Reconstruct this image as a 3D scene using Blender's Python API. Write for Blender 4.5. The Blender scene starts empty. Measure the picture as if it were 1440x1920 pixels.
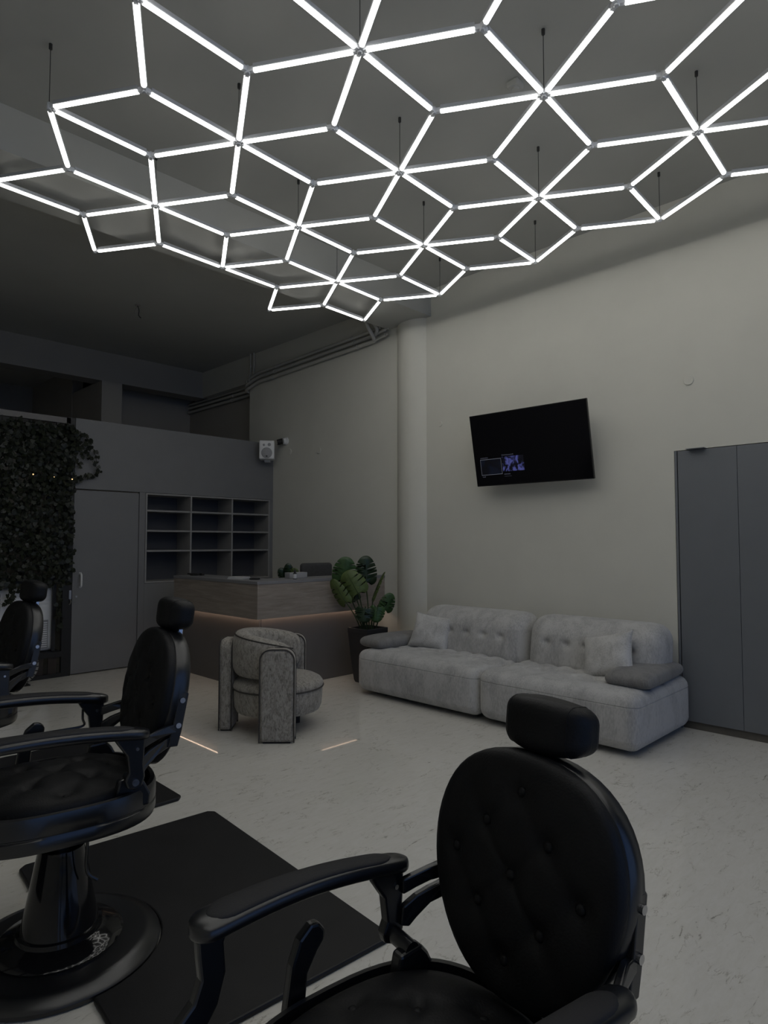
import bpy, bmesh, math, random
from mathutils import Matrix, Vector

# ------------------------------------------------------------------ camera, world, exposure
sc = bpy.context.scene
C = sc.collection
R = math.radians
PI = math.pi

F_PX = 1196.6
cam_d = bpy.data.cameras.new('camera')
cam = bpy.data.objects.new('camera', cam_d)
C.objects.link(cam)
cam_d.sensor_fit = 'VERTICAL'
cam_d.sensor_height = 24.0
cam_d.lens = 24.0 * F_PX / 1920.0
cam_d.clip_start = 0.02
cam.location = (0, 0, 1.5)
cam.rotation_euler = (R(90 + 2.755), 0, R(44.60))
sc.camera = cam

sc.view_settings.view_transform = 'Standard'
sc.view_settings.look = 'None'
sc.view_settings.gamma = 1.0
sc.view_settings.use_curve_mapping = False
sc.view_settings.exposure = 0.0

w = bpy.data.worlds.new('dusk')
sc.world = w
w.use_nodes = True
nt = w.node_tree
bg = nt.nodes['Background']
tc = nt.nodes.new('ShaderNodeTexCoord')
sep = nt.nodes.new('ShaderNodeSeparateXYZ')
ramp = nt.nodes.new('ShaderNodeValToRGB')
nt.links.new(tc.outputs['Generated'], sep.inputs[0])
nt.links.new(sep.outputs['Z'], ramp.inputs[0])
ramp.color_ramp.elements[0].position = 0.0
ramp.color_ramp.elements[0].color = (0.10, 0.16, 0.30, 1)
ramp.color_ramp.elements[1].position = 0.7
ramp.color_ramp.elements[1].color = (0.05, 0.13, 0.36, 1)
nt.links.new(ramp.outputs[0], bg.inputs['Color'])
bg.inputs['Strength'].default_value = 1.65

LAMP = 5.95          # emission of the light tubes
LED = 8.0           # emission of the desk strip

random.seed(7)

# ------------------------------------------------------------------ materials
M = {}


def mat(name, col, rough=0.5, metal=0.0, spec=0.5, noise=None, bump=None, coat=0.0, sheen=0.0, coat_rough=0.05):
    m = bpy.data.materials.new(name)
    m.use_nodes = True
    t = m.node_tree
    b = t.nodes['Principled BSDF']
    b.inputs['Base Color'].default_value = (*col, 1)
    b.inputs['Roughness'].default_value = rough
    b.inputs['Metallic'].default_value = metal
    b.inputs['Specular IOR Level'].default_value = spec
    b.inputs['Coat Weight'].default_value = coat
    b.inputs['Coat Roughness'].default_value = coat_rough
    if sheen:
        b.inputs['Sheen Weight'].default_value = sheen
        b.inputs['Sheen Roughness'].default_value = 0.5
    co = t.nodes.new('ShaderNodeTexCoord')
    if noise:
        sca, amt = noise[0], noise[1]
        mp = t.nodes.new('ShaderNodeMapping')
        mp.inputs['Scale'].default_value = noise[2] if len(noise) > 2 else (1, 1, 1)
        t.links.new(co.outputs['Object'], mp.inputs[0])
        n = t.nodes.new('ShaderNodeTexNoise')
        n.inputs['Scale'].default_value = sca
        n.inputs['Detail'].default_value = 6
        n.inputs['Roughness'].default_value = 0.6
        t.links.new(mp.outputs[0], n.inputs['Vector'])
        rp = t.nodes.new('ShaderNodeValToRGB')
        rp.color_ramp.elements[0].position = 0.3
        rp.color_ramp.elements[1].position = 0.7
        rp.color_ramp.elements[0].color = (*[max(0, c * (1 - amt)) for c in col], 1)
        rp.color_ramp.elements[1].color = (*[min(1, c * (1 + amt)) for c in col], 1)
        t.links.new(n.outputs['Fac'], rp.inputs[0])
        t.links.new(rp.outputs[0], b.inputs['Base Color'])
    if bump:
        n2 = t.nodes.new('ShaderNodeTexNoise')
        n2.inputs['Scale'].default_value = bump[0]
        n2.inputs['Detail'].default_value = 4
        t.links.new(co.outputs['Object'], n2.inputs['Vector'])
        bp = t.nodes.new('ShaderNodeBump')
        bp.inputs['Strength'].default_value = bump[1]
        bp.inputs['Distance'].default_value = 0.01
        t.links.new(n2.outputs['Fac'], bp.inputs['Height'])
        t.links.new(bp.outputs[0], b.inputs['Normal'])
    M[name] = m
    return m


def emit(name, col, strength):
    m = bpy.data.materials.new(name)
    m.use_nodes = True
    t = m.node_tree
    b = t.nodes['Principled BSDF']
    k_ = 0.8 if strength > 0.5 else 0.03
    b.inputs['Base Color'].default_value = (k_, k_, k_, 1)
    b.inputs['Roughness'].default_value = 0.4
    b.inputs['Emission Color'].default_value = (*col, 1)
    b.inputs['Emission Strength'].default_value = strength
    M[name] = m
    return m


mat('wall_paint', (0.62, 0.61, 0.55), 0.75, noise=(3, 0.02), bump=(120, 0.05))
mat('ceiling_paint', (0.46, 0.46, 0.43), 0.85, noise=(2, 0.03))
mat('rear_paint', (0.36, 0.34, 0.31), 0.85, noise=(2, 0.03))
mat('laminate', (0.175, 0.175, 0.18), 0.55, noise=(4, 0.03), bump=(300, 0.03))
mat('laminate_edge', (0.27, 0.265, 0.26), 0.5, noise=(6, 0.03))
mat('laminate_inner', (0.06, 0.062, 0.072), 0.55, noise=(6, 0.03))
mat('wardrobe_laminate', (0.155, 0.165, 0.18), 0.5, noise=(4, 0.03), bump=(300, 0.03))
mat('plinth', (0.12, 0.11, 0.095), 0.5, noise=(8, 0.1))
mat('counter_grey', (0.20, 0.20, 0.21), 0.45, noise=(5, 0.05))
mat('base_grey', (0.125, 0.118, 0.115), 0.5, noise=(4, 0.03))
mat('black_leather', (0.006, 0.0063, 0.0072), 0.52, spec=0.28, bump=(180, 0.12), noise=(9, 0.1))
mat('black_satin', (0.008, 0.0085, 0.010), 0.28, spec=0.8, noise=(9, 0.1))
mat('black_gloss', (0.008, 0.008, 0.009), 0.08, spec=0.5, noise=(9, 0.1))
mat('pad_black', (0.016, 0.016, 0.018), 0.7, spec=0.4, bump=(250, 0.1))
mat('rubber_mat', (0.011, 0.011, 0.012), 0.5, spec=0.35, noise=(5, 0.25), bump=(400, 0.15))
mat('chrome', (0.6, 0.6, 0.62), 0.2, metal=1.0)
mat('steel', (0.5, 0.5, 0.5), 0.35, metal=1.0)
mat('white_plastic', (0.72, 0.72, 0.72), 0.4, noise=(5, 0.03))
mat('grey_plastic', (0.30, 0.30, 0.31), 0.5, noise=(5, 0.03))
mat('ac_white', (0.74, 0.75, 0.77), 0.4, noise=(5, 0.05))
mat('black_metal', (0.012, 0.012, 0.013), 0.5, noise=(9, 0.1))
mat('dark_panel', (0.03, 0.022, 0.018), 0.6, noise=(9, 0.1))
mat('pale_rail', (0.16, 0.15, 0.145), 0.5, noise=(9, 0.05))
mat('wire', (0.03, 0.03, 0.03), 0.5)
mat('lamp_housing', (0.55, 0.56, 0.58), 0.35, noise=(9, 0.02))
mat('clear_plastic', (0.80, 0.81, 0.83), 0.25, noise=(9, 0.02))
mat('pipe_paint', (0.50, 0.49, 0.45), 0.6, noise=(5, 0.03))
mat('pot_black', (0.022, 0.022, 0.025), 0.5, noise=(9, 0.1))
mat('leaf_dark', (0.012, 0.030, 0.012), 0.35, noise=(14, 0.35))
mat('leaf_mid', (0.035, 0.085, 0.025), 0.4, noise=(14, 0.3))
mat('leaf_light', (0.085, 0.125, 0.035), 0.5, noise=(14, 0.25))
mat('stem', (0.03, 0.055, 0.02), 0.5, noise=(14, 0.2))
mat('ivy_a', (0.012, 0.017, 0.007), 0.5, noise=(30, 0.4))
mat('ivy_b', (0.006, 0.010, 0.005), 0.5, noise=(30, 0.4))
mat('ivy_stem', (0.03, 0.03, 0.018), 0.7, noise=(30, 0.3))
mat('tv_black', (0.006, 0.006, 0.007), 0.25, noise=(9, 0.1))
mat('tv_glass', (0.003, 0.003, 0.005), 0.12, spec=0.35, noise=(9, 0.1))
mat('office_fabric', (0.06, 0.06, 0.062), 0.7, noise=(40, 0.15))
mat('paper', (0.55, 0.55, 0.55), 0.7, noise=(20, 0.03))
mat('matte_black', (0.012, 0.012, 0.012), 0.6, noise=(9, 0.1))
mat('hose', (0.30, 0.30, 0.29), 0.6, noise=(60, 0.3))
emit('tube_glow', (1.0, 0.99, 0.945), LAMP)
emit('led_glow', (1.0, 0.70, 0.50), LED)
emit('bulb_glow', (1.0, 0.60, 0.25), 1.6)
emit('ui_white', (0.6, 0.65, 0.8), 0.16)
emit('ui_text', (0.5, 0.55, 0.8), 0.05)


def fabric(name, c0, c1, big, fine, sheen):
    m = mat(name, c0, 0.9, spec=0.2, sheen=sheen)
    t = m.node_tree
    b = t.nodes['Principled BSDF']
    co = [n for n in t.nodes if n.type == 'TEX_COORD'][0]
    n1 = t.nodes.new('ShaderNodeTexNoise')
    n1.inputs['Scale'].default_value = big
    n1.inputs['Detail'].default_value = 5
    n1.inputs['Roughness'].default_value = 0.65
    n1.inputs['Distortion'].default_value = 0.6
    mp = t.nodes.new('ShaderNodeMapping')
    mp.inputs['Scale'].default_value = (1, 1, 0.45)
    t.links.new(co.outputs['Object'], mp.inputs[0])
    t.links.new(mp.outputs[0], n1.inputs['Vector'])
    n2 = t.nodes.new('ShaderNodeTexNoise')
    n2.inputs['Scale'].default_value = fine
    n2.inputs['Detail'].default_value = 3
    mp2 = t.nodes.new('ShaderNodeMapping')
    mp2.inputs['Scale'].default_value = (1, 1, 0.3)
    t.links.new(co.outputs['Object'], mp2.inputs[0])
    t.links.new(mp2.outputs[0], n2.inputs['Vector'])
    mx = t.nodes.new('ShaderNodeMath')
    mx.operation = 'ADD'
    sc1 = t.nodes.new('ShaderNodeMath')
    sc1.operation = 'MULTIPLY'
    sc1.inputs[1].default_value = 0.62
    sc2 = t.nodes.new('ShaderNodeMath')
    sc2.operation = 'MULTIPLY'
    sc2.inputs[1].default_value = 0.38
    t.links.new(n1.outputs['Fac'], sc1.inputs[0])
    t.links.new(n2.outputs['Fac'], sc2.inputs[0])
    t.links.new(sc1.outputs[0], mx.inputs[0])
    t.links.new(sc2.outputs[0], mx.inputs[1])
    rp = t.nodes.new('ShaderNodeValToRGB')
    rp.color_ramp.elements[0].position = 0.36
    rp.color_ramp.elements[1].position = 0.56
    rp.color_ramp.elements[0].color = (*c0, 1)
    rp.color_ramp.elements[1].color = (*c1, 1)
    t.links.new(mx.outputs[0], rp.inputs[0])
    t.links.new(rp.outputs[0], b.inputs['Base Color'])
    bp = t.nodes.new('ShaderNodeBump')
    bp.inputs['Strength'].default_value = 0.35
    bp.inputs['Distance'].default_value = 0.004
    t.links.new(n2.outputs['Fac'], bp.inputs['Height'])
    t.links.new(bp.outputs[0], b.inputs['Normal'])
    return m


fabric('sofa_fabric', (0.33, 0.325, 0.32), (0.50, 0.495, 0.485), 6, 110, 0.25)
fabric('pillow_fabric', (0.38, 0.375, 0.365), (0.55, 0.545, 0.535), 8, 110, 0.25)
fabric('pad_fabric', (0.15, 0.147, 0.145), (0.23, 0.225, 0.22), 9, 130, 0.2)
fabric('chair_fabric', (0.14, 0.128, 0.11), (0.37, 0.345, 0.305), 48, 210, 0.2)
mat('piping_fabric', (0.055, 0.05, 0.045), 0.9, noise=(60, 0.2))


def floor_material():
    m = mat('floor_marble', (0.42, 0.41, 0.375), 0.03, spec=0.4)
    t = m.node_tree
    b = t.nodes['Principled BSDF']
    co = [n for n in t.nodes if n.type == 'TEX_COORD'][0]
    mp = t.nodes.new('ShaderNodeMapping')
    mp.inputs['Rotation'].default_value = (0, 0, R(-28))
    mp.inputs['Scale'].default_value = (4.6, 1.3, 1)
    t.links.new(co.outputs['Object'], mp.inputs[0])
    n = t.nodes.new('ShaderNodeTexNoise')
    n.inputs['Scale'].default_value = 6.0
    n.inputs['Detail'].default_value = 9
    n.inputs['Roughness'].default_value = 0.75
    n.inputs['Distortion'].default_value = 0.9
    t.links.new(mp.outputs[0], n.inputs['Vector'])
    r1 = t.nodes.new('ShaderNodeValToRGB')
    e = r1.color_ramp.elements
    e[0].position = 0.325
    e[0].color = (0.25, 0.23, 0.195, 1)
    e[1].position = 0.395
    e[1].color = (0.68, 0.66, 0.60, 1)
    e.new(0.62).color = (0.73, 0.71, 0.66, 1)
    e.new(0.75).color = (0.62, 0.60, 0.545, 1)
    t.links.new(n.outputs['Fac'], r1.inputs[0])
    n2 = t.nodes.new('ShaderNodeTexNoise')
    n2.inputs['Scale'].default_value = 1.1
    n2.inputs['Detail'].default_value = 3
    t.links.new(co.outputs['Object'], n2.inputs['Vector'])
    r2 = t.nodes.new('ShaderNodeValToRGB')
    r2.color_ramp.elements[0].color = (0.86, 0.86, 0.86, 1)
    r2.color_ramp.elements[1].color = (1.0, 1.0, 1.0, 1)
    t.links.new(n2.outputs['Fac'], r2.inputs[0])
    mx = t.nodes.new('ShaderNodeMix')
    mx.data_type = 'RGBA'
    mx.blend_type = 'MULTIPLY'
    mx.inputs[0].default_value = 1.0
    t.links.new(r1.outputs[0], mx.inputs[6])
    t.links.new(r2.outputs[0], mx.inputs[7])
    mp3 = t.nodes.new('ShaderNodeMapping')
    mp3.inputs['Rotation'].default_value = (0, 0, R(-40))
    mp3.inputs['Scale'].default_value = (2.2, 1.0, 1)
    t.links.new(co.outputs['Object'], mp3.inputs[0])
    n3 = t.nodes.new('ShaderNodeTexNoise')
    n3.inputs['Scale'].default_value = 3.2
    n3.inputs['Detail'].default_value = 7
    n3.inputs['Roughness'].default_value = 0.6
    n3.inputs['Distortion'].default_value = 0.5
    t.links.new(mp3.outputs[0], n3.inputs['Vector'])
    r3 = t.nodes.new('ShaderNodeValToRGB')
    q = r3.color_ramp.elements
    q[0].position = 0.49
    q[0].color = (1, 1, 1, 1)
    q[1].position = 0.51
    q[1].color = (1, 1, 1, 1)
    q.new(0.50).color = (0.62, 0.60, 0.56, 1)
    t.links.new(n3.outputs['Fac'], r3.inputs[0])
    n4 = t.nodes.new('ShaderNodeTexNoise')
    n4.inputs['Scale'].default_value = 7.0
    n4.inputs['Detail'].default_value = 3
    t.links.new(co.outputs['Object'], n4.inputs['Vector'])
    r4 = t.nodes.new('ShaderNodeValToRGB')
    r4.color_ramp.elements[0].position = 0.50
    r4.color_ramp.elements[1].position = 0.62
    t.links.new(n4.outputs['Fac'], r4.inputs[0])
    mx2 = t.nodes.new('ShaderNodeMix')
    mx2.data_type = 'RGBA'
    mx2.blend_type = 'MULTIPLY'
    t.links.new(r4.outputs[0], mx2.inputs[0])
    t.links.new(mx.outputs[2], mx2.inputs[6])
    t.links.new(r3.outputs[0], mx2.inputs[7])
    t.links.new(mx2.outputs[2], b.inputs['Base Color'])


floor_material()


def wood_material():
    m = mat('grey_oak', (0.17, 0.14, 0.11), 0.5)
    t = m.node_tree
    b = t.nodes['Principled BSDF']
    co = [n for n in t.nodes if n.type == 'TEX_COORD'][0]
    mp = t.nodes.new('ShaderNodeMapping')
    mp.inputs['Scale'].default_value = (0.9, 0.9, 11)
    t.links.new(co.outputs['Object'], mp.inputs[0])
    n = t.nodes.new('ShaderNodeTexNoise')
    n.inputs['Scale'].default_value = 2.4
    n.inputs['Detail'].default_value = 8
    n.inputs['Roughness'].default_value = 0.7
    n.inputs['Distortion'].default_value = 0.7
    t.links.new(mp.outputs[0], n.inputs['Vector'])
    rp = t.nodes.new('ShaderNodeValToRGB')
    e = rp.color_ramp.elements
    e[0].position = 0.30
    e[0].color = (0.20, 0.168, 0.142, 1)
    e[1].position = 0.70
    e[1].color = (0.36, 0.31, 0.265, 1)
    e.new(0.5).color = (0.27, 0.232, 0.20, 1)
    t.links.new(n.outputs['Fac'], rp.inputs[0])
    t.links.new(rp.outputs[0], b.inputs['Base Color'])


wood_material()


def glass_material():
    m = bpy.data.materials.new('pane_glass')
    m.use_nodes = True
    t = m.node_tree
    t.nodes.remove(t.nodes['Principled BSDF'])
    out = [n for n in t.nodes if n.type == 'OUTPUT_MATERIAL'][0]
    tr = t.nodes.new('ShaderNodeBsdfTransparent')
    gl = t.nodes.new('ShaderNodeBsdfGlossy')
    gl.inputs['Roughness'].default_value = 0.02
    fr = t.nodes.new('ShaderNodeFresnel')
    fr.inputs['IOR'].default_value = 1.45
    mx = t.nodes.new('ShaderNodeMixShader')
    t.links.new(fr.outputs[0], mx.inputs[0])
    t.links.new(tr.outputs[0], mx.inputs[1])
    t.links.new(gl.outputs[0], mx.inputs[2])
    t.links.new(mx.outputs[0], out.inputs[0])
    M['pane_glass'] = m


glass_material()


def thumb_material(name, cols, scale, strength):
    m = bpy.data.materials.new(name)
    m.use_nodes = True
    t = m.node_tree
    b = t.nodes['Principled BSDF']
    b.inputs['Base Color'].default_value = (0.01, 0.01, 0.015, 1)
    b.inputs['Roughness'].default_value = 0.3
    co = t.nodes.new('ShaderNodeTexCoord')
    n = t.nodes.new('ShaderNodeTexNoise')
    n.inputs['Scale'].default_value = scale
    n.inputs['Detail'].default_value = 4
    n.inputs['Distortion'].default_value = 1.2
    t.links.new(co.outputs['Object'], n.inputs['Vector'])
    rp = t.nodes.new('ShaderNodeValToRGB')
    e = rp.color_ramp.elements
    e[0].position = 0.46
    e[0].color = (*cols[0], 1)
    e[1].position = 0.62
    e[1].color = (*cols[1], 1)
    t.links.new(n.outputs['Fac'], rp.inputs[0])
    t.links.new(rp.outputs[0], b.inputs['Emission Color'])
    b.inputs['Emission Strength'].default_value = strength
    M[name] = m


thumb_material('thumb_a', ((0.001, 0.002, 0.006), (0.02, 0.05, 0.14)), 9, 0.05)
thumb_material('thumb_b', ((0.001, 0.001, 0.006), (0.16, 0.18, 0.62)), 16, 0.3)

# ------------------------------------------------------------------ mesh helpers


class MB:
    def __init__(self):
        self.v = []
        self.f = []

    def add(self, verts, faces, mtx=None):
        o = len(self.v)
        for p in verts:
            p = Vector(p)
            if mtx is not None:
                p = mtx @ p
            self.v.append(tuple(p))
        for f in faces:
            self.f.append([i + o for i in f])
        return self

    def box(self, x0, x1, y0, y1, z0, z1, mtx=None):
        v = [(x, y, z) for x in (x0, x1) for y in (y0, y1) for z in (z0, z1)]
        f = [(0, 1, 3, 2), (4, 6, 7, 5), (0, 4, 5, 1), (2, 3, 7, 6), (0, 2, 6, 4), (1, 5, 7, 3)]
        return self.add(v, f, mtx)

    def prism(self, poly, t0, t1, axis='x', mtx=None, warp=None):
        # poly is counter-clockwise 2D; axis x -> (y,z), y -> (x,z), z -> (x,y)
        n = len(poly)
        a = sum(poly[i][0] * poly[(i + 1) % n][1] - poly[(i + 1) % n][0] * poly[i][1] for i in range(n))
        if a < 0:
            poly = poly[::-1]
        if axis == 'y':
            t0, t1 = t1, t0

        def P(p, t):
            if axis == 'x':
                q = (t, p[0], p[1])
            elif axis == 'y':
                q = (p[0], t, p[1])
            else:
                q = (p[0], p[1], t)
            return warp(q) if warp else q
        v = [P(p, t0) for p in poly] + [P(p, t1) for p in poly]
        f = [list(range(n))[::-1], list(range(n, 2 * n))]
        for i in range(n):
            j = (i + 1) % n
            f.append((i, j, n + j, n + i))
        return self.add(v, f, mtx)

    def tube(self, path, r, n=10, cap=True, flat=1.0, mtx=None):
        path = [Vector(p) for p in path]
        k = len(path)
        rr = r if isinstance(r, (list, tuple)) else [r] * k
        tang = []
        for i in range(k):
            a = path[max(0, i - 1)]
            b = path[min(k - 1, i + 1)]
            tang.append((b - a).normalized())
        up = Vector((0, 0, 1))
        if abs(tang[0].dot(up)) > 0.9:
            up = Vector((1, 0, 0))
        s = tang[0].cross(up).normalized()
        v = []
        for i in range(k):
            s = (s - tang[i] * s.dot(tang[i])).normalized()
            u = s.cross(tang[i]).normalized()
            for q in range(n):
                a = 2 * PI * q / n
                v.append(path[i] + s * math.cos(a) * rr[i] + u * math.sin(a) * rr[i] * flat)
        f = []
        for i in range(k - 1):
            for q in range(n):
                q2 = (q + 1) % n
                f.append((i * n + q, (i + 1) * n + q, (i + 1) * n + q2, i * n + q2))
        if cap:
            f.append(list(range(n)))
            f.append([(k - 1) * n + q for q in range(n)][::-1])
        return self.add(v, f, mtx)

    def lathe(self, prof, n=32, mtx=None, sx=1.0, sy=1.0):
        # profile (r, z) from bottom to top on the outside
        v = []
        for r, z in prof:
            for q in range(n):
                a = 2 * PI * q / n
                v.append((r * math.cos(a) * sx, r * math.sin(a) * sy, z))
        f = []
        for i in range(len(prof) - 1):
            for q in range(n):
                q2 = (q + 1) % n
                f.append((i * n + q, i * n + q2, (i + 1) * n + q2, (i + 1) * n + q))
        f.append([q for q in range(n)][::-1])
        f.append([(len(prof) - 1) * n + q for q in range(n)])
        return self.add(v, f, mtx)

    def rbox(self, hx, hy, hz, r, n=8, fn=None, mtx=None):
        # rounded box centred on 0 with half sizes; fn(p) displaces
        idx = {}
        v = []
        f = []

        def coords(h):
            core = h - r
            m = 4
            out = []
            for i in range(m):
                a = PI / 2 * i / m
                out.append(-core - r * math.cos(a) if True else 0)
            out = [-core - r * math.cos(PI / 2 * i / m) for i in range(m)]
            for i in range(n + 1):
                out.append(-core + 2 * core * i / n)
            out += [core + r * math.sin(PI / 2 * (i + 1) / m) for i in range(m)]
            return out
        cx, cy, cz = coords(hx), coords(hy), coords(hz)
        H = (hx, hy, hz)

        def vert(p):
            key = tuple(round(c, 6) for c in p)
            if key in idx:
                return idx[key]
            q = Vector([max(-(H[k] - r), min(H[k] - r, p[k])) for k in range(3)])
            d = Vector(p) - q
            if d.length > 1e-9:
                # use direction of the surface point of the cube
                pv = q + d.normalized() * r
            else:
                pv = Vector(p)
            if fn:
                pv = Vector(fn(pv))
            idx[key] = len(v)
            v.append(pv)
            return idx[key]

        def grid(A, B, make, flip):
            for i in range(len(A) - 1):
                for j in range(len(B) - 1):
                    q = [vert(make(A[i], B[j])), vert(make(A[i + 1], B[j])), vert(make(A[i + 1], B[j + 1])), vert(make(A[i], B[j + 1]))]
                    if flip:
                        q = q[::-1]
                    q2 = []
                    for t in q:
                        if t not in q2:
                            q2.append(t)
                    if len(q2) >= 3:
                        f.append(q2)
        grid(cx, cy, lambda a, b: (a, b, hz), False)
        grid(cx, cy, lambda a, b: (a, b, -hz), True)
        grid(cx, cz, lambda a, b: (a, -hy, b), False)
        grid(cx, cz, lambda a, b: (a, hy, b), True)
        grid(cy, cz, lambda a, b: (hx, a, b), False)
        grid(cy, cz, lambda a, b: (-hx, a, b), True)
        return self.add(v, f, mtx)

    def mesh(self, name, material, smooth=True, angle=40):
        me = bpy.data.meshes.new(name)
        me.from_pydata([tuple(p) for p in self.v], [], [list(q) for q in self.f])
        me.update()
        if smooth:
            for p in me.polygons:
                p.use_smooth = True
            me.set_sharp_from_angle(angle=R(angle))
        me.materials.append(M[material])
        return me

    def build(self, name, material, parent=None, smooth=True, angle=40, bevel=0, loc=None):
        o = bpy.data.objects.new(name, self.mesh(name, material, smooth, angle))
        C.objects.link(o)
        if parent is not None:
            o.parent = parent
        if loc:
            o.location = loc
        if bevel:
            b = o.modifiers.new('bevel', 'BEVEL')
            b.width = bevel
            b.segments = 2
            b.limit_method = 'ANGLE'
            b.angle_limit = R(35)
        return o


def tag(o, label=None, cat=None, group=None, kind=None):
    if label:
        o['label'] = label
    if cat:
        o['category'] = cat
    if group:
        o['group'] = group
    if kind:
        o['kind'] = kind
    return o


def thing(name, label, cat, loc=(0, 0, 0), rz=0.0, group=None):
    o = bpy.data.objects.new(name, None)
    o.empty_display_size = 0.1
    C.objects.link(o)
    o.location = loc
    o.rotation_euler = (0, 0, rz)
    return tag(o, label, cat, group)


def inst(name, mesh, parent=None, mtx=None):
    o = bpy.data.objects.new(name, mesh)
    C.objects.link(o)
    if parent is not None:
        o.parent = parent
    if mtx is not None:
        o.matrix_local = mtx
    return o


def children_of(o):
    return [c for c in bpy.data.objects if c.parent == o]


def copy_tree(o, parent=None):
    c = o.copy()
    C.objects.link(c)
    c.parent = parent
    for ch in children_of(o):
        copy_tree(ch, c)
    return c


def T(x, y, z):
    return Matrix.Translation((x, y, z))


def smooth_path(pts, n=6):
    # Catmull-Rom through points
    pts = [Vector(p) for p in pts]
    out = []
    for i in range(len(pts) - 1):
        p0 = pts[max(0, i - 1)]
        p1 = pts[i]
        p2 = pts[i + 1]
        p3 = pts[min(len(pts) - 1, i + 2)]
        for k in range(n):
            t = k / n
            out.append(0.5 * ((2 * p1) + (p2 - p0) * t + (2 * p0 - 5 * p1 + 4 * p2 - p3) * t * t + (3 * p1 - p0 - 3 * p2 + p3) * t ** 3))
    out.append(pts[-1])
    return out


# ------------------------------------------------------------------ the setting
YW = 5.455       # long wall behind the sofa
XP = -7.644      # panelled partition behind the desk
HC = 4.38        # ceiling
HB = 4.07        # underside of the ceiling beam
X0, X1, Y0, Y1 = -13.0, 2.2, -1.6, 6.3

tag(MB().box(X0, X1, Y0, Y1, -0.12, 0).build('floor', 'floor_marble', smooth=False),
    'polished pale beige marble-look floor with fine dark flecks', kind='structure')
tag(MB().box(X0, X1, Y0, Y1, HC, HC + 0.15).build('ceiling', 'ceiling_paint', smooth=False),
    'plain grey-white painted ceiling', kind='structure')
WX0, WX1, WZ = -1.99, 0.30, 2.262      # wardrobe opening in the wall
mb = MB()
mb.box(-8.27, WX0, YW, YW + 0.2, 0, HC)
mb.box(WX0, WX1, YW, YW + 0.2, WZ, HC)
mb.box(WX1, X1, YW, YW + 0.2, 0, HC)
mb.box(-9.70, -8.27, YW, YW + 0.2, 3.95, HC)
mb.box(WX0 - 0.02, WX1 + 0.02, YW + 0.70, YW + 0.78, 0, WZ + 0.1)
tag(mb.build('wall_right', 'wall_paint', smooth=False), 'tall off-white wall behind the grey sofa', kind='structure')
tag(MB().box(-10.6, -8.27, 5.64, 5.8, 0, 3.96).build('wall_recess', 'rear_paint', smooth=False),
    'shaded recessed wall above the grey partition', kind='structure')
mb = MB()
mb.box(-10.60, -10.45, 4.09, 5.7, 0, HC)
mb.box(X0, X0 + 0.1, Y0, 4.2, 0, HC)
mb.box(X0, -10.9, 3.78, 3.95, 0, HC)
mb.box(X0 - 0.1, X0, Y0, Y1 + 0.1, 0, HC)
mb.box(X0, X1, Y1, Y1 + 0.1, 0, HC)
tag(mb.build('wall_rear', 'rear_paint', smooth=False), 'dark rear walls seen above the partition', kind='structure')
tag(MB().box(X0, X1, Y0 - 0.15, Y0, 0, HC).build('wall_left', 'wall_paint', smooth=False), 'painted wall on the mirror side', kind='structure')
# column, beam, rear beam and pillar
prof = [(0.335, 0.0), (0.335, HB + 0.02)]
tag(MB().lathe(prof, 64, T(-4.93, 5.70, 0)).build('trim_1', 'wall_paint'), 'round off-white column half set into the wall left of the television', kind='structure')
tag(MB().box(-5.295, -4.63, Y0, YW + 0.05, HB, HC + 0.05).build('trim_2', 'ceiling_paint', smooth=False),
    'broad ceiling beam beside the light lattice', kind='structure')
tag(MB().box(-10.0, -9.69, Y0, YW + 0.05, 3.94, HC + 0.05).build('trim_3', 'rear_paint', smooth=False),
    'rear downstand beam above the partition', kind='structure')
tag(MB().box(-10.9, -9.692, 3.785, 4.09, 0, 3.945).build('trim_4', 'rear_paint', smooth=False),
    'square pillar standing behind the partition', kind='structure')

# shop window on the street side, right of the camera (daylight comes in here)
mb = MB()
WY0, WY1, WZ0, WZ1 = -1.3, 5.40, 0.08, 3.75
mb.box(X1, X1 + 0.2, Y0, WY0, 0, HC)
mb.box(X1, X1 + 0.2, WY1, Y1, 0, HC)
mb.box(X1, X1 + 0.2, WY0, WY1, WZ1, HC)
mb.box(X1, X1 + 0.2, WY0, WY1, 0, WZ0)
tag(mb.build('wall_front', 'wall_paint', smooth=False), 'wall around the shop window', kind='structure')
win = tag(bpy.data.objects.new('window_1', None), 'dark framed shop window to the street', kind='structure')
C.objects.link(win)
npane = 5
stp = (WY1 - WY0 - 0.06) / npane
for i in range(npane + 1):
    y = WY0 + stp * i
    MB().box(X1 + 0.04, X1 + 0.12, y, y + 0.06, WZ0, WZ1).build('mullion', 'black_metal', win, smooth=False)
for z in (WZ0, 2.5, WZ1 - 0.06):
    MB().box(X1 + 0.05, X1 + 0.11, WY0, WY1, z, z + 0.06).build('transom', 'black_metal', win, smooth=False)
for i in range(npane):
    MB().box(X1 + 0.075, X1 + 0.083, WY0 + stp * i + 0.06, WY0 + stp * (i + 1), WZ0 + 0.06, 2.5).build('pane', 'pane_glass', win, smooth=False)
    MB().box(X1 + 0.075, X1 + 0.083, WY0 + stp * i + 0.06, WY0 + stp * (i + 1), 2.56, WZ1 - 0.06).build('pane', 'pane_glass', win, smooth=False)

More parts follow.
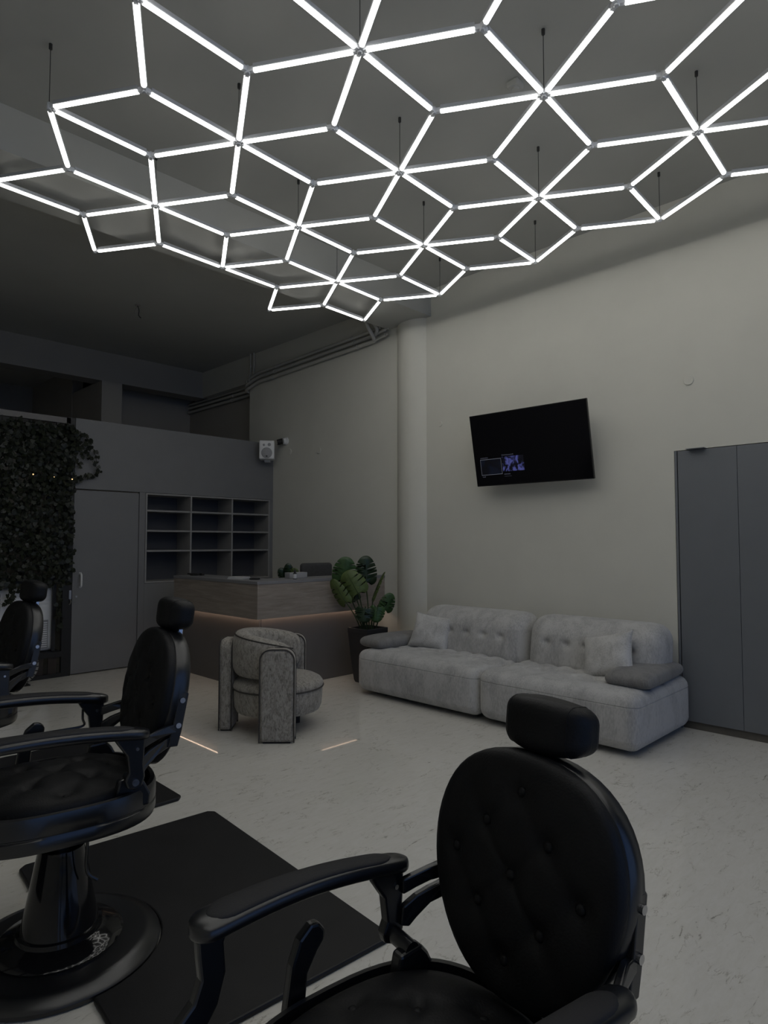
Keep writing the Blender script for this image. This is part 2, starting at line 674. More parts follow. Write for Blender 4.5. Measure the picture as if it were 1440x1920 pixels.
# panelled partition with door and shelf niche
mb = MB()
mb.box(XP - 0.05, XP, 2.70, YW, 2.122, 2.936)
mb.box(XP - 0.05, XP, 3.468, 3.545, 0, 2.122)
mb.box(XP - 0.05, XP, 3.545, YW, 0, 1.0)
mb.box(XP - 0.05, XP, 5.398, YW, 1.0, 2.122)
tag(mb.build('wall_back', 'laminate', smooth=False, bevel=0.002), 'grey laminate partition wall around door and shelves', kind='structure')
door = tag(MB().box(XP - 0.045, XP - 0.002, 2.702, 3.462, 0.012, 2.108).build('door_1', 'laminate', smooth=False, bevel=0.003),
           'flush grey laminate door with a short steel handle', kind='structure')
h = MB()
h.tube(smooth_path([(XP - 0.005, 2.785, 1.145), (XP + 0.03, 2.785, 1.14), (XP + 0.042, 2.785, 1.11), (XP + 0.042, 2.785, 1.03), (XP + 0.03, 2.785, 1.0), (XP - 0.005, 2.785, 0.995)], 4), 0.011, 10)
h.box(XP - 0.003, XP + 0.006, 2.772, 2.798, 1.135, 1.16)
h.box(XP - 0.003, XP + 0.006, 2.772, 2.798, 0.98, 1.005)
h.build('door_handle', 'white_plastic', door)
MB().lathe([(0.012, 0), (0.012, 0.006)], 16, T(XP - 0.003, 2.748, 0.886) @ Matrix.Rotation(PI / 2, 4, 'Y')).build('keyhole', 'steel', door)

# ------------------------------------------------------------------ hexagonal light lattice
HL = 4.0
h0 = Vector((-2.285, 2.142, 0))
e1 = Vector((-1.085, -0.021, 0))
e2 = Vector((0.499, 0.942, 0))


def hubpos(i, j):
    return h0 + e1 * i + e2 * j


full = [(0, 0), (1, 0), (2, 0), (0, 1), (1, 1), (2, 1), (0, 2), (1, 2), (2, 2), (3, 2),
        (-1, 0), (-2, 0), (-1, 1), (-2, 1), (-1, 2), (-1, -1), (-2, -1), (-2, -2), (-3, -2)]  # negative-row hubs are unseen extras, added to brighten floor, sofa and chairs


def tris_of(i, j):
    # neighbours in angular order
    nb = [(i - 1, j), (i, j + 1), (i + 1, j + 1), (i + 1, j), (i, j - 1), (i - 1, j - 1)]
    return [frozenset([(i, j), nb[k], nb[(k + 1) % 6]]) for k in range(6)]


cells = set()
for hb in full:
    for t in tris_of(*hb):
        cells.add(t)
cells = sorted(cells, key=lambda s: sorted(s))
lamp = thing('lattice_light', 'white glowing hexagon lattice of light tubes hung under the ceiling', 'light', (-2.3, 2.6, HL))
LO = Vector((-2.3, 2.6, HL))
nbrs = {}
meshes = {}


def tube_mesh(L):
    key = round(L, 3)
    if key in meshes:
        return meshes[key]
    hl = L / 2
    hs = MB()
    pr = [(-0.0185, 0.004), (-0.015, 0.028), (0.015, 0.028), (0.0185, 0.004), (0.0145, 0.002), (-0.0145, 0.002)]
    hs.prism(pr, -hl, hl, 'x')
    df = MB()
    arc = [(0.0148 * math.cos(PI + PI * k / 10), 0.003 + 0.0158 * math.sin(PI + PI * k / 10)) for k in range(11)]
    df.prism(arc, -hl + 0.003, hl - 0.003, 'x')
    meshes[key] = (hs.mesh('light_tube', 'lamp_housing', smooth=False), df.mesh('diffuser', 'tube_glow', angle=60))
    return meshes[key]


for cset in cells:
    ctr = sum((hubpos(*q) for q in cset), Vector()) / 3
    for q in sorted(cset):
        p = hubpos(*q)
        d = ctr - p
        L = d.length - 0.072
        hm, dm = tube_mesh(L)
        mid = (p + ctr) / 2 - Vector((LO.x, LO.y, 0))
        ang = math.atan2(d.y, d.x)
        o = inst('light_tube', hm, lamp, T(mid.x, mid.y, 0) @ Matrix.Rotation(ang, 4, 'Z'))
        inst('diffuser', dm, o)
        nbrs.setdefault(('h', q), []).append(ang)
        nbrs.setdefault(('c', cset), []).append(ang + PI)
conn_cache = {}
for key, angs in nbrs.items():
    p = hubpos(*key[1]) if key[0] == 'h' else sum((hubpos(*q) for q in key[1]), Vector()) / 3
    ck = tuple(sorted(round(a % (2 * PI), 2) for a in angs))
    if ck not in conn_cache:
        cm = MB()
        cm.lathe([(0.010, -0.014), (0.014, -0.010), (0.014, 0.022), (0.009, 0.03)], 12)
        for a in angs:
            cm.box(0.008, 0.036, -0.010, 0.010, -0.008, 0.018, Matrix.Rotation(a, 4, 'Z'))
        conn_cache[ck] = cm.mesh('connector', 'clear_plastic')
    inst('connector', conn_cache[ck], lamp, T(p.x - LO.x, p.y - LO.y, 0))
    if key[0] == 'h' and len(angs) >= 3:
        wr = MB().tube([(0, 0, 0.025), (0, 0, HC - HL - 0.02)], 0.0022, 6).build('suspension_wire', 'wire', lamp, loc=(p.x - LO.x, p.y - LO.y, 0))
        MB().lathe([(0.005, HC - HL - 0.035), (0.010, HC - HL - 0.03), (0.010, HC - HL + 0.0)], 12).build('ceiling_anchor', 'wire', wr)

# smoke detector and loose wires on the ceiling
t = thing('smoke_detector', 'small pale box fixed to the ceiling above the light lattice', 'detector', (-2.128, 3.327, HC))
MB().rbox(0.04, 0.04, 0.02, 0.010, 2, mtx=T(0, 0, -0.02)).build('case', 'ceiling_paint', t)
MB().lathe([(0.022, -0.052), (0.026, -0.047), (0.026, -0.038)], 20).build('sensor_cap', 'ceiling_paint', t)
t = thing('loose_wiring', 'short loose wire ends hanging from the dark rear ceiling', 'wires', (-7.47, 3.32, HC))
MB().lathe([(0.03, -0.012), (0.03, 0.0)], 16).build('rose', 'rear_paint', t)
MB().tube(smooth_path([(0, 0, -0.01), (0.02, 0.01, -0.07), (-0.01, 0.02, -0.12), (0.03, 0.03, -0.16)], 4), 0.006, 6).build('wire_end', 'wire', t)
MB().tube(smooth_path([(0, 0, -0.01), (-0.03, -0.01, -0.06), (-0.02, -0.02, -0.11)], 4), 0.006, 6).build('wire_end', 'rear_paint', t)

# ------------------------------------------------------------------ built-in shelves
sh = thing('cubby_shelf', 'grey built-in cubbyhole shelf with twelve empty compartments behind the desk', 'shelf', (XP, 4.47, 1.0))
ya, yb, za, zb = 3.548 - 4.47, 5.396 - 4.47, 0.002, 1.118
D = 0.36
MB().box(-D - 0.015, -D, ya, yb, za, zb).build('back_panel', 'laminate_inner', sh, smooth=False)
for y in (ya, yb - 0.02):
    MB().box(-D, 0.004, y, y + 0.02, za, zb).build('side_panel', 'laminate_edge', sh, smooth=False, bevel=0.001)
for z in (za, zb - 0.02):
    MB().box(-D, 0.004, ya + 0.02, yb - 0.02, z, z + 0.02).build('end_board', 'laminate_edge', sh, smooth=False, bevel=0.001)
for y in (4.163 - 4.47, 4.779 - 4.47):
    MB().box(-D, 0.002, y - 0.011, y + 0.011, za + 0.02, zb - 0.02).build('divider', 'laminate_edge', sh, smooth=False, bevel=0.001)
cols = [(ya + 0.02, 4.152 - 4.47), (4.174 - 4.47, 4.768 - 4.47), (4.79 - 4.47, yb - 0.02)]
for z in (0.899, 0.648, 0.397):
    for a, b in cols:
        MB().box(-D, 0.0, a, b, z - 0.011, z + 0.011).build('shelf_board', 'laminate_edge', sh, smooth=False, bevel=0.001)

# ------------------------------------------------------------------ wardrobe
wd = thing('wardrobe', 'tall dark grey flush-door wardrobe right of the sofa', 'wardrobe', ((WX0 + WX1) / 2, YW, 0))
ox_ = (WX0 + WX1) / 2
MB().box(WX0 - ox_ + 0.004, WX0 - ox_ + 0.022, -0.004, 0.6, 0.0, WZ - 0.004).build('side_panel', 'wardrobe_laminate', wd, smooth=False, bevel=0.001)
MB().box(WX1 - ox_ - 0.022, WX1 - ox_ - 0.004, -0.004, 0.6, 0.0, WZ - 0.004).build('side_panel', 'wardrobe_laminate', wd, smooth=False, bevel=0.001)
MB().box(WX0 - ox_ + 0.03, WX1 - ox_ - 0.03, 0.03, 0.6, 0.07, WZ - 0.02).build('carcass', 'matte_black', wd, smooth=False)
MB().box(WX0 - ox_ + 0.022, WX1 - ox_ - 0.022, 0.02, 0.05, 0.0, 0.06).build('plinth', 'plinth', wd, smooth=False)
nd = 5
x_a = WX0 - ox_ + 0.028
wdt = (WX1 - WX0 - 0.056) / nd
for i in range(nd):
    dd = MB().box(x_a + i * wdt + 0.0015, x_a + (i + 1) * wdt - 0.0015, -0.004, 0.016, 0.064, WZ - 0.006).build('door', 'wardrobe_laminate', wd, smooth=False, bevel=0.0015)
    if i % 2 == 0:
        cx = x_a + i * wdt + 0.17
        g = MB().box(cx - 0.085, cx + 0.055, -0.06, 0.016, WZ - 0.004, WZ + 0.001)
        g.build('edge_pull', 'wardrobe_laminate', dd, smooth=False)

# ------------------------------------------------------------------ reception desk
CX, CY, CT = -5.36, 3.645, 1.113
XL = -7.09
desk = thing('reception_desk', 'L-shaped grey reception desk with grey oak upper band and glowing strip', 'desk', (CX, CY, 0))


def dl(x, y):
    return (x - CX, y - CY)


poly = [dl(CX, CY), dl(CX, YW - 0.004), dl(CX - 0.42, YW - 0.004), dl(CX - 0.42, CY + 0.41), dl(XL, CY + 0.41), dl(XL, CY)]
MB().prism(poly, CT - 0.03, CT, 'z').build('countertop', 'counter_grey', desk, smooth=False, bevel=0.002)
MB().box(XL - CX + 0.005, -0.004, 0.006, 0.03, 0.735, CT - 0.03).build('oak_panel', 'grey_oak', desk, smooth=False, bevel=0.001)
MB().box(-0.028, -0.004, 0.03, YW - CY - 0.006, 0.735, CT - 0.03).build('oak_panel', 'grey_oak', desk, smooth=False, bevel=0.001)
MB().box(XL - CX + 0.005, XL - CX + 0.03, 0.03, 0.40, 0.735, CT - 0.03).build('oak_panel', 'grey_oak', desk, smooth=False, bevel=0.001)
MB().box(XL - CX + 0.03, -0.028, 0.03, 0.40, 0.75, 0.77).build('band_floor', 'base_grey', desk, smooth=False)
MB().box(-0.41, -0.028, 0.40, YW - CY - 0.006, 0.75, 0.77).build('band_floor', 'base_grey', desk, smooth=False)
MB().box(XL - CX + 0.08, -0.09, 0.085, 0.11, 0.0, 0.755).build('base_panel', 'base_grey', desk, smooth=False, bevel=0.001)
MB().box(-0.11, -0.085, 0.11, YW - CY - 0.35, 0.0, 0.755).build('base_panel', 'base_grey', desk, smooth=False, bevel=0.001)
MB().box(XL - CX + 0.06, XL - CX + 0.08, 0.085, 0.40, 0.0, 0.755).build('base_panel', 'base_grey', desk, smooth=False, bevel=0.001)
MB().box(XL - CX + 0.08, -0.42, 0.40, 0.80, 0.71, 0.74).build('work_surface', 'counter_grey', desk, smooth=False)
MB().box(-0.42 - 0.38, -0.40, 0.80, YW - CY - 0.006, 0.71, 0.74).build('work_surface', 'counter_grey', desk, smooth=False)
MB().box(XL - CX + 0.03, -0.05, 0.045, 0.055, 0.744, 0.7495).build('light_strip', 'led_glow', desk, smooth=False)
MB().box(-0.055, -0.045, 0.06, YW - CY - 0.02, 0.744, 0.7495).build('light_strip', 'led_glow', desk, smooth=False)

# things on the counter
t = thing('paper_stack', 'small white stack of papers on the counter by the desk corner', 'paper', (-5.93, 3.80, CT), R(20))
for i in range(3):
    MB().box(-0.10 + 0.006 * i, 0.10 + 0.004 * i, -0.07, 0.07 - 0.01 * i, 0.008 * i, 0.008 * (i + 1) - 0.0005).build('sheet_pad', 'paper', t, smooth=False)
t = thing('card_tray', 'flat silver card tray lying behind the white papers', 'tray', (-6.05, 3.95, CT), R(10))
MB().box(-0.07, 0.07, -0.035, 0.035, 0, 0.004).build('tray_base', 'steel', t, smooth=False)
for s in (-1, 1):
    MB().box(-0.07, 0.07, s * 0.034 - 0.002, s * 0.034 + 0.002, 0.004, 0.022).build('tray_side', 'steel', t, smooth=False)
t = thing('card_reader', 'small black card reader beside the white papers', 'card reader', (-5.68, 3.83, CT), R(35))
MB().rbox(0.05, 0.028, 0.009, 0.007, 2, mtx=T(0, 0, 0.009)).build('body', 'matte_black', t)
MB().box(-0.03, 0.01, -0.018, 0.018, 0.018, 0.019).build('screen', 'tv_glass', t, smooth=False)
t = thing('cable_bundle', 'black bundle of cable lying on the far left end of the counter', 'cable', (-6.95, 3.83, CT))
pts = []
for k in range(60):
    a = k * 0.55
    pts.append((0.085 * math.cos(a) * (1 + 0.12 * math.sin(3.1 * k)), 0.055 * math.sin(a) * (1 + 0.15 * math.cos(2.3 * k)), 0.008 + 0.014 * (k % 11) / 11))
MB().tube(smooth_path(pts, 3), 0.007, 6).build('coil', 'matte_black', t)
MB().rbox(0.03, 0.02, 0.014, 0.008, 2, mtx=T(0.1, 0.05, 0.014)).build('plug', 'matte_black', t)
t = thing('tissue_box', 'pale grey box on the counter behind the small bottle', 'box', (-5.60, 4.31, CT), R(-4))
MB().rbox(0.05, 0.115, 0.032, 0.006, 2, mtx=T(0, 0, 0.032)).build('carton', 'grey_plastic', t)
MB().box(-0.02, 0.02, -0.05, 0.05, 0.0635, 0.0655).build('opening', 'grey_plastic', t, smooth=False)
t = thing('dropper_bottle', 'tiny black-capped bottle with white label on the counter', 'bottle', (-5.445, 4.175, CT))
MB().lathe([(0.017, 0), (0.019, 0.004), (0.019, 0.06), (0.012, 0.068)], 20).build('glass_body', 'matte_black', t)
MB().lathe([(0.0195, 0.008), (0.0195, 0.055)], 20).build('paper_label', 'paper', t)
MB().lathe([(0.013, 0.066), (0.013, 0.09), (0.008, 0.096), (0.006, 0.112), (0.003, 0.116)], 16).build('cap', 'matte_black', t)

# office chair behind the desk
oc = thing('office_chair', 'dark grey office chair back showing behind the reception counter', 'chair', (-6.11, 5.15, 0), R(86))


def ocb(p):
    return (p.x, p.y - 0.25 * p.x * p.x, p.z)


MB().rbox(0.235, 0.04, 0.26, 0.038, 8, fn=ocb, mtx=T(0, 0.20, 0.985)).build('backrest', 'office_fabric', oc)
MB().rbox(0.24, 0.23, 0.04, 0.035, 6, mtx=T(0, -0.05, 0.50)).build('seat', 'office_fabric', oc)
MB().tube(smooth_path([(0, 0.0, 0.45), (0, 0.22, 0.47), (0, 0.275, 0.62), (0, 0.245, 0.85)], 5), 0.022, 10).build('back_stem', 'matte_black', oc)
MB().lathe([(0.03, 0.10), (0.03, 0.46)], 16).build('gas_lift', 'matte_black', oc)
for k in range(5):
    a = 2 * PI * k / 5
    lg = MB().tube([(0, 0, 0.10), (0.27 * math.cos(a), 0.27 * math.sin(a), 0.065)], [0.025, 0.015], 8).build('leg', 'matte_black', oc)
    MB().lathe([(0.026, -0.012), (0.026, 0.012)], 16, T(0.27 * math.cos(a), 0.27 * math.sin(a), 0.03) @ Matrix.Rotation(PI / 2, 4, 'X')).build('caster', 'matte_black', lg)

# ------------------------------------------------------------------ monstera plants


def leaf_mesh(L, W_, slits, material, seed, fold=0.25, droop=0.25):
    rnd = random.Random(seed)
    n = 200
    out = []
    cuts = []
    for s in (-1, 1):
        for k in range(slits):
            cuts.append((s, 0.24 + 0.56 * (k + 0.5) / slits + rnd.uniform(-0.02, 0.02), rnd.uniform(0.14, 0.34)))
    for i in range(n):
        a = 2 * PI * i / n
        # heart shaped: tip at +y, stem notch at -y
        y = -math.cos(a)
        x = math.sin(a)
        v = (y + 1) / 2
        wv = abs(x) ** 0.8 * (1.08 - 0.42 * v)
        yy = v - (0.10 * abs(x) ** 0.5 if v < 0.25 else 0)
        if v < 0.02:
            yy = 0.06
        sx = 1 if x >= 0 else -1
        rad = 1.0
        for s, c, dep in cuts:
            if s == sx:
                dv = abs(v - c)
                if dv < 0.0125:
                    rad = min(rad, dep)
        # slits slope towards the tip
        out.append((sx * wv * rad * W_ / 2, (yy - (1 - rad) * 0.10) * L))
    bm = bmesh.new()
    vs = [bm.verts.new((p[0], p[1], 0)) for p in out]
    spine = [bm.verts.new((0, L * t_, 0)) for t_ in (0.12, 0.3, 0.5, 0.7, 0.86)]
    tv = [0.12, 0.3, 0.5, 0.7, 0.86]

    def near(i):
        v = max(0.0, min(1.0, out[i][1] / L))
        return min(range(5), key=lambda k: abs(tv[k] - v - (0.0)))
    for i in range(n):
        j = (i + 1) % n
        a, b = near(i), near(j)
        try:
            bm.faces.new((vs[i], vs[j], spine[b]))
        except ValueError:
            pass
        if a != b:
            try:
                bm.faces.new((vs[i], spine[b], spine[a]))
            except ValueError:
                pass
    for vv in bm.verts:
        x, y = vv.co.x, vv.co.y
        t_ = y / L
        vv.co.z = fold * abs(x) - droop * L * t_ * t_ * 0.6 - 0.9 * x * x / W_ * 0.6
    bmesh.ops.recalc_face_normals(bm, faces=bm.faces)
    me = bpy.data.meshes.new('leaf')
    bm.to_mesh(me)
    bm.free()
    for p in me.polygons:
        p.use_smooth = True
    me.materials.append(M[material])
    return me


AX = Vector((0.712, 0.702, 0))     # right as seen from the entrance side
TO = Vector((0.702, -0.712, 0))    # towards the entrance side
UPV = Vector((0, 0, 1))


def place_leaf(parent, origin, base, tip_dir, face_dir, L, W_, slits, material, seed, stem_from, name='leaf', fold=0.25, droop=0.25):
    y = tip_dir.normalized()
    z = (face_dir - y * face_dir.dot(y)).normalized()
    x = y.cross(z)
    mt = Matrix((x, y, z)).transposed().to_4x4()
    mt.translation = base
    o = inst(name, leaf_mesh(L, W_, slits, material, seed, fold, droop), parent, mt)
    sm = o.modifiers.new('thickness', 'SOLIDIFY')
    sm.thickness = 0.0015
    # midrib on the leaf, stalk from the pot
    MB().tube([(0, L * q, -0.6 * droop * L * q * q + 0.001) for q in (0.05, 0.3, 0.6, 0.92)], [0.004, 0.003, 0.002, 0.001], 5).build('midrib', 'stem', o)
    mid = (Vector(stem_from) * 0.45 + base * 0.55) + Vector((0, 0, 0.03)) + (base - Vector(stem_from)).cross(UPV) * 0.03
    MB().tube(smooth_path([stem_from, mid, base, base + y * L * 0.08], 5), [0.007] * 15 + [0.005], 6).build('stalk', 'stem', parent)
    return o


pp = Vector((-5.02, 4.84, 0))
plant = thing('potted_monstera', 'monstera plant with slit leaves in a tall black tapered square pot beside the sofa', 'plant', pp)
pot = MB()
ht, hb_, ph = 0.155, 0.095, 0.585
lv = [(hb_, 0.0), (hb_ + 0.012, 0.03), (0.135, 0.30), (ht - 0.003, 0.52), (ht, 0.54), (ht, ph), (ht - 0.014, ph), (ht - 0.016, ph - 0.06), (0.02, ph - 0.062)]
v = []
for r_, z in lv:
    v += [(-r_, -r_, z), (r_, -r_, z), (r_, r_, z), (-r_, r_, z)]
f = [(3, 2, 1, 0)]
for i in range(len(lv) - 1):
    for k in range(4):
        k2 = (k + 1) % 4
        f.append((i * 4 + k, i * 4 + k2, (i + 1) * 4 + k2, (i + 1) * 4 + k))
f.append([(len(lv) - 1) * 4 + k for k in range(4)])
pot.add(v, f)
pot.build('pot', 'pot_black', plant, smooth=False, bevel=0.004)


def px(dx, z, dn=0.0):
    return AX * dx + UPV * z + TO * dn


S = 172.0
x0 = 692


def lp(xp, yp, dn=0.0):
    # offsets from the pot in metres, sideways and up
    return px((xp - x0) / S, 1.5 - (yp - 1017.6) / S, dn)


LV = [  # base, tip, face, width, slits, material, stalk start x
    ((645, 1092), (652, 1046), (0.1, 0.3, 1.0), 0.30, 4, 'leaf_mid', -0.04, -0.05),
    ((688, 1096), (688, 1044), (0.15, 0.25, 1.0), 0.28, 5, 'leaf_dark', 0.02, -0.08),
    ((676, 1115), (652, 1072), (-0.15, 0.1, 1.0), 0.32, 3, 'leaf_light', -0.02, 0.04),
    ((655, 1132), (625, 1088), (-0.5, 0.1, 0.8), 0.20, 3, 'leaf_light', -0.06, 0.06),
    ((701, 1126), (719, 1072), (-0.9, 0.2, 0.25), 0.14, 4, 'leaf_light', 0.04, 0.0),
    ((688, 1136), (684, 1163), (0.0, 0.45, 1.0), 0.23, 4, 'leaf_dark', 0.0, 0.10),
    ((711, 1134), (707, 1163), (0.1, 0.6, 0.9), 0.19, 3, 'leaf_mid', 0.05, 0.08),
    ((722, 1145), (736, 1113), (0.4, 0.3, 0.9), 0.20, 4, 'leaf_mid', 0.07, 0.02),
    ((672, 1126), (664, 1108), (0.1, 0.2, 1.0), 0.13, 3, 'leaf_dark', -0.03, -0.02),
]
for k, (b, tp, fc, wd_, sl, mt_, sx, dn) in enumerate(LV):
    B = lp(*b, dn)
    TP = lp(*tp, dn + 0.03)
    face = AX * fc[0] + UPV * fc[1] + TO * fc[2]
    d = TP - B
    place_leaf(plant, pp, B, d, face, d.length * 1.03, wd_, sl, mt_, 20 + k, px(sx, ph - 0.06, 0.02 * ((k % 3) - 1)), fold=0.2, droop=0.15)
for k in range(7):
    a = k * 0.9
    MB().tube(smooth_path([px(0.05 * math.cos(a), ph - 0.06, 0.05 * math.sin(a)), px(0.07 * math.cos(a), ph + 0.08, 0.06 * math.sin(a)), px(0.10 * math.cos(a), ph + 0.16, 0.07 * math.sin(a))], 4), 0.005, 6).build('stalk', 'stem', plant)

p2 = Vector((-6.15, 4.62, 0.74))
pl2 = thing('small_monstera', 'small dark monstera leaves peeking over the counter beside the pale box', 'plant', p2)
MB().lathe([(0.05, 0), (0.06, 0.01), (0.075, 0.12), (0.07, 0.125), (0.065, 0.11), (0.01, 0.108)], 24).build('pot', 'white_plastic', pl2)
for k, (dx, z0_, tx, tz, mt_) in enumerate([(-0.02, 0.32, -0.09, 0.44, 'leaf_dark'), (0.01, 0.33, 0.00, 0.49, 'leaf_dark'), (0.04, 0.34, 0.09, 0.44, 'leaf_light')]):
    B = px(dx, z0_)
    TP = px(tx, tz, 0.03)
    place_leaf(pl2, p2, B, TP - B, AX * 0.1 + UPV * 0.3 + TO, (TP - B).length * 1.15, 0.15, 3, mt_, 60 + k, px(dx * 0.3, 0.11), droop=0.1)

# ------------------------------------------------------------------ sofa
SX0, SXM, SX1 = -4.73, -3.245, -1.885
SY0, SY1 = 4.395, 5.43
sofa = thing('sofa', 'long light grey chenille two-module sofa with tufted seats against the wall', 'sofa', ((SX0 + SX1) / 2, (SY0 + SY1) / 2, 0))
SO = Vector(((SX0 + SX1) / 2, (SY0 + SY1) / 2, 0))


def gauss(d2, s):
    return math.exp(-d2 / (2 * s * s))


def seat_module(xa, xb, name):
    hx, hy, hz = (xb - xa) / 2 - 0.004, (SY1 - SY0) / 2, 0.2
    cx, cy = (xa + xb) / 2 - SO.x, 0
    dim = [(-hx + (i + 0.5 + 0.5 * (j % 2)) * 2 * hx / 8, -0.20 + 0.125 * j) for i in range(8) for j in range(4) if not (j % 2 and i == 7)]

    def fn(p):
        x, y, z = p
        k = max(0, z / hz)
        if z > hz - 0.12:
            w_ = (z - (hz - 0.12)) / 0.12
            dz = 0.022 * (1 - (x / hx) ** 4) * (1 - (y / hy) ** 4) * w_
            for a, b in dim:
                d2 = (x - a) ** 2 + (y - b) ** 2
                if d2 < 0.04:
                    dz -= 0.026 * gauss(d2, 0.026) * w_
            z += dz
        if abs(z - (hz - 0.082)) < 0.0035:
            x *= 0.995
            y *= 0.993
        # slightly bellied front
        if y < -hy + 0.10:
            y -= 0.018 * (1 - (z / hz) ** 2) * (1 - abs(x / hx) ** 6)
        # tuck in at the bottom
        if z < -hz + 0.08:
            q = (-hz + 0.08 - z) / 0.08
            y *= 1 - 0.03 * q
            x *= 1 - 0.012 * q
        return (x, y, z)
    s = MB()
    s.rbox(hx, hy, hz, 0.075, 84, fn, T(cx, cy, 0.032 + hz))
    return s.build(name, 'sofa_fabric', sofa)


seat_module(SX0, SXM, 'seat_module')
seat_module(SXM, SX1, 'seat_module')


def back_cushion(xa, xb):
    hx, hy, hz = (xb - xa) / 2 - 0.003, 0.185, 0.27
    cx = (xa + xb) / 2 - SO.x
    dim = [(-hx * 0.62 + i * hx * 0.31, 0.05) for i in range(5)]

    def fn(p):
        x, y, z = p
        if y < 0:
            w_ = min(1, -y / hy)
            y -= 0.035 * (1 - (z / hz) ** 2) * w_ * (1 - abs(x / hx) ** 6)
            for a, b in dim:
                d2 = (x - a) ** 2 + ((z - b) * 1.2) ** 2
                if d2 < 0.04:
                    y += 0.030 * gauss(d2, 0.026) * w_
        # lean back: top further back, bottom forward
        y += 0.16 * z
        return (x, y, z)
    s = MB()
    s.rbox(hx, hy, hz, 0.15, 56, fn, T(cx, 5.21 - SO.y, 0.40 + hz - 0.09 + 0.0))
    return s.build('back_cushion', 'sofa_fabric', sofa)


back_cushion(-4.46, -3.185)
back_cushion(-3.175, -1.965)


def arm_pad(cx, cy, rz):
    def fn(p):
        x, y, z = p
        e = max(0.0, 1 - (x / 0.175) ** 2 * 0.25 - (y / 0.40) ** 4 * 0.55)
        return (x, y, z * (0.45 + 0.55 * e) + (0.012 if z > 0 else 0) * e)
    s = MB()
    s.rbox(0.175, 0.40, 0.062, 0.058, 12, fn)
    o = s.build('arm_pad', 'pad_fabric', sofa)
    o.location = (cx - SO.x, cy - SO.y, 0.487)
    o.rotation_euler = (0, R(0), rz)
    sp = MB()
    ring = []
    for k in range(48):
        a = 2 * PI * k / 48
        c, s_ = math.cos(a), math.sin(a)
        ring.append((0.166 * math.copysign(abs(c) ** 0.45, c), 0.39 * math.copysign(abs(s_) ** 0.45, s_), -0.012))
    ring.append(ring[0])
    sp.tube(ring, 0.004, 5, cap=False).build('seam', 'pad_fabric', o)
    return o


arm_pad(-2.07, 4.985, R(3))
arm_pad(-4.62, 4.90, R(-6))
for x in (SX0 + 0.2, SXM - 0.2, SXM + 0.2, SX1 - 0.2):
    for y in (SY0 + 0.22, SY1 - 0.2):
        MB().lathe([(0.03, 0), (0.035, 0.045)], 14, T(x - SO.x, y - SO.y, 0)).build('foot', 'matte_black', sofa)


def throw_pillow(label, loc, rot, w_, h_, th, seed):
    rnd = random.Random(seed)
    n = 28
    s = MB()
    v = []
    f = []
    ph_ = [rnd.uniform(0, 6) for _ in range(6)]
    for side in (1, -1):
        for i in range(n + 1):
            for j in range(n + 1):
                u = -1 + 2 * i / n
                q = -1 + 2 * j / n
                # pinched outline
                px_ = u * (1 - 0.10 * (1 - q * q)) * w_ / 2
                py_ = q * (1 - 0.10 * (1 - u * u)) * h_ / 2
                b = max(0, (1 - u ** 4)) ** 0.6 * max(0, (1 - q ** 4)) ** 0.6
                wr = 0.007 * math.sin(3.1 * u + 2 * q + ph_[0]) * math.sin(2 * q + ph_[1]) + 0.004 * math.sin(9 * q - 2 * u + ph_[2]) * u * u
                v.append((px_, py_, side * (th / 2 * b + wr * b * (1 if side > 0 else 0))))
        o = 0 if side == 1 else (n + 1) ** 2
        for i in range(n):
            for j in range(n):
                q_ = [o + i * (n + 1) + j, o + (i + 1) * (n + 1) + j, o + (i + 1) * (n + 1) + j + 1, o + i * (n + 1) + j + 1]
                f.append(q_ if side == 1 else q_[::-1])
    s.add(v, f)
    me = s.mesh('throw_pillow', 'pillow_fabric', angle=80)
    bm = bmesh.new()
    bm.from_mesh(me)
    bmesh.ops.remove_doubles(bm, verts=bm.verts, dist=0.0005)
    bm.to_mesh(me)
    bm.free()
    t = thing('throw_pillow', label, 'pillow', loc, 0, 'throw pillows on the sofa')
    o = inst('pillow_cover', me, t)
    o.rotation_euler = rot
    edge = []
    for k in range(65):
        a = k / 16
        sd = int(a) % 4
        u = -1 + 2 * (a - int(a))
        q = {0: (u, -1), 1: (1, u), 2: (-u, 1), 3: (-1, -u)}[sd]
        edge.append((q[0] * (1 - 0.10 * (1 - q[1] ** 2)) * w_ / 2, q[1] * (1 - 0.10 * (1 - q[0] ** 2)) * h_ / 2, 0))
    MB().tube(edge, 0.0035, 5, cap=False).build('seam', 'sofa_fabric', o)
    return t


throw_pillow('square grey throw pillow leaning at the left end of the sofa', (-4.22, 4.96, 0.600), (R(68), R(6), R(14)), 0.44, 0.36, 0.15, 3)
throw_pillow('square grey throw pillow leaning beside the right arm pad', (-2.33, 4.90, 0.600), (R(64), R(-14), R(-2)), 0.44, 0.38, 0.15, 5)

# ------------------------------------------------------------------ armchair
ac = thing('armchair', 'round grey-brown boucle armchair with slab legs in front of the desk', 'armchair', (-4.33, 3.16, 0), R(46))
MB().lathe([(0.30, 0.145), (0.335, 0.155), (0.352, 0.19), (0.358, 0.25), (0.360, 0.335)], 64).build('drum_base', 'chair_fabric', ac)
MB().lathe([(0.362, 0.337), (0.366, 0.35), (0.362, 0.37), (0.345, 0.393), (0.31, 0.412), (0.22, 0.43), (0.10, 0.438), (0.02, 0.44)], 64).build('seat_cushion', 'chair_fabric', ac)
ring = [(0.366 * math.cos(2 * PI * k / 64), 0.366 * math.sin(2 * PI * k / 64), 0.338) for k in range(65)]
MB().tube(ring, 0.006, 6, cap=False).build('piping', 'piping_fabric', ac)


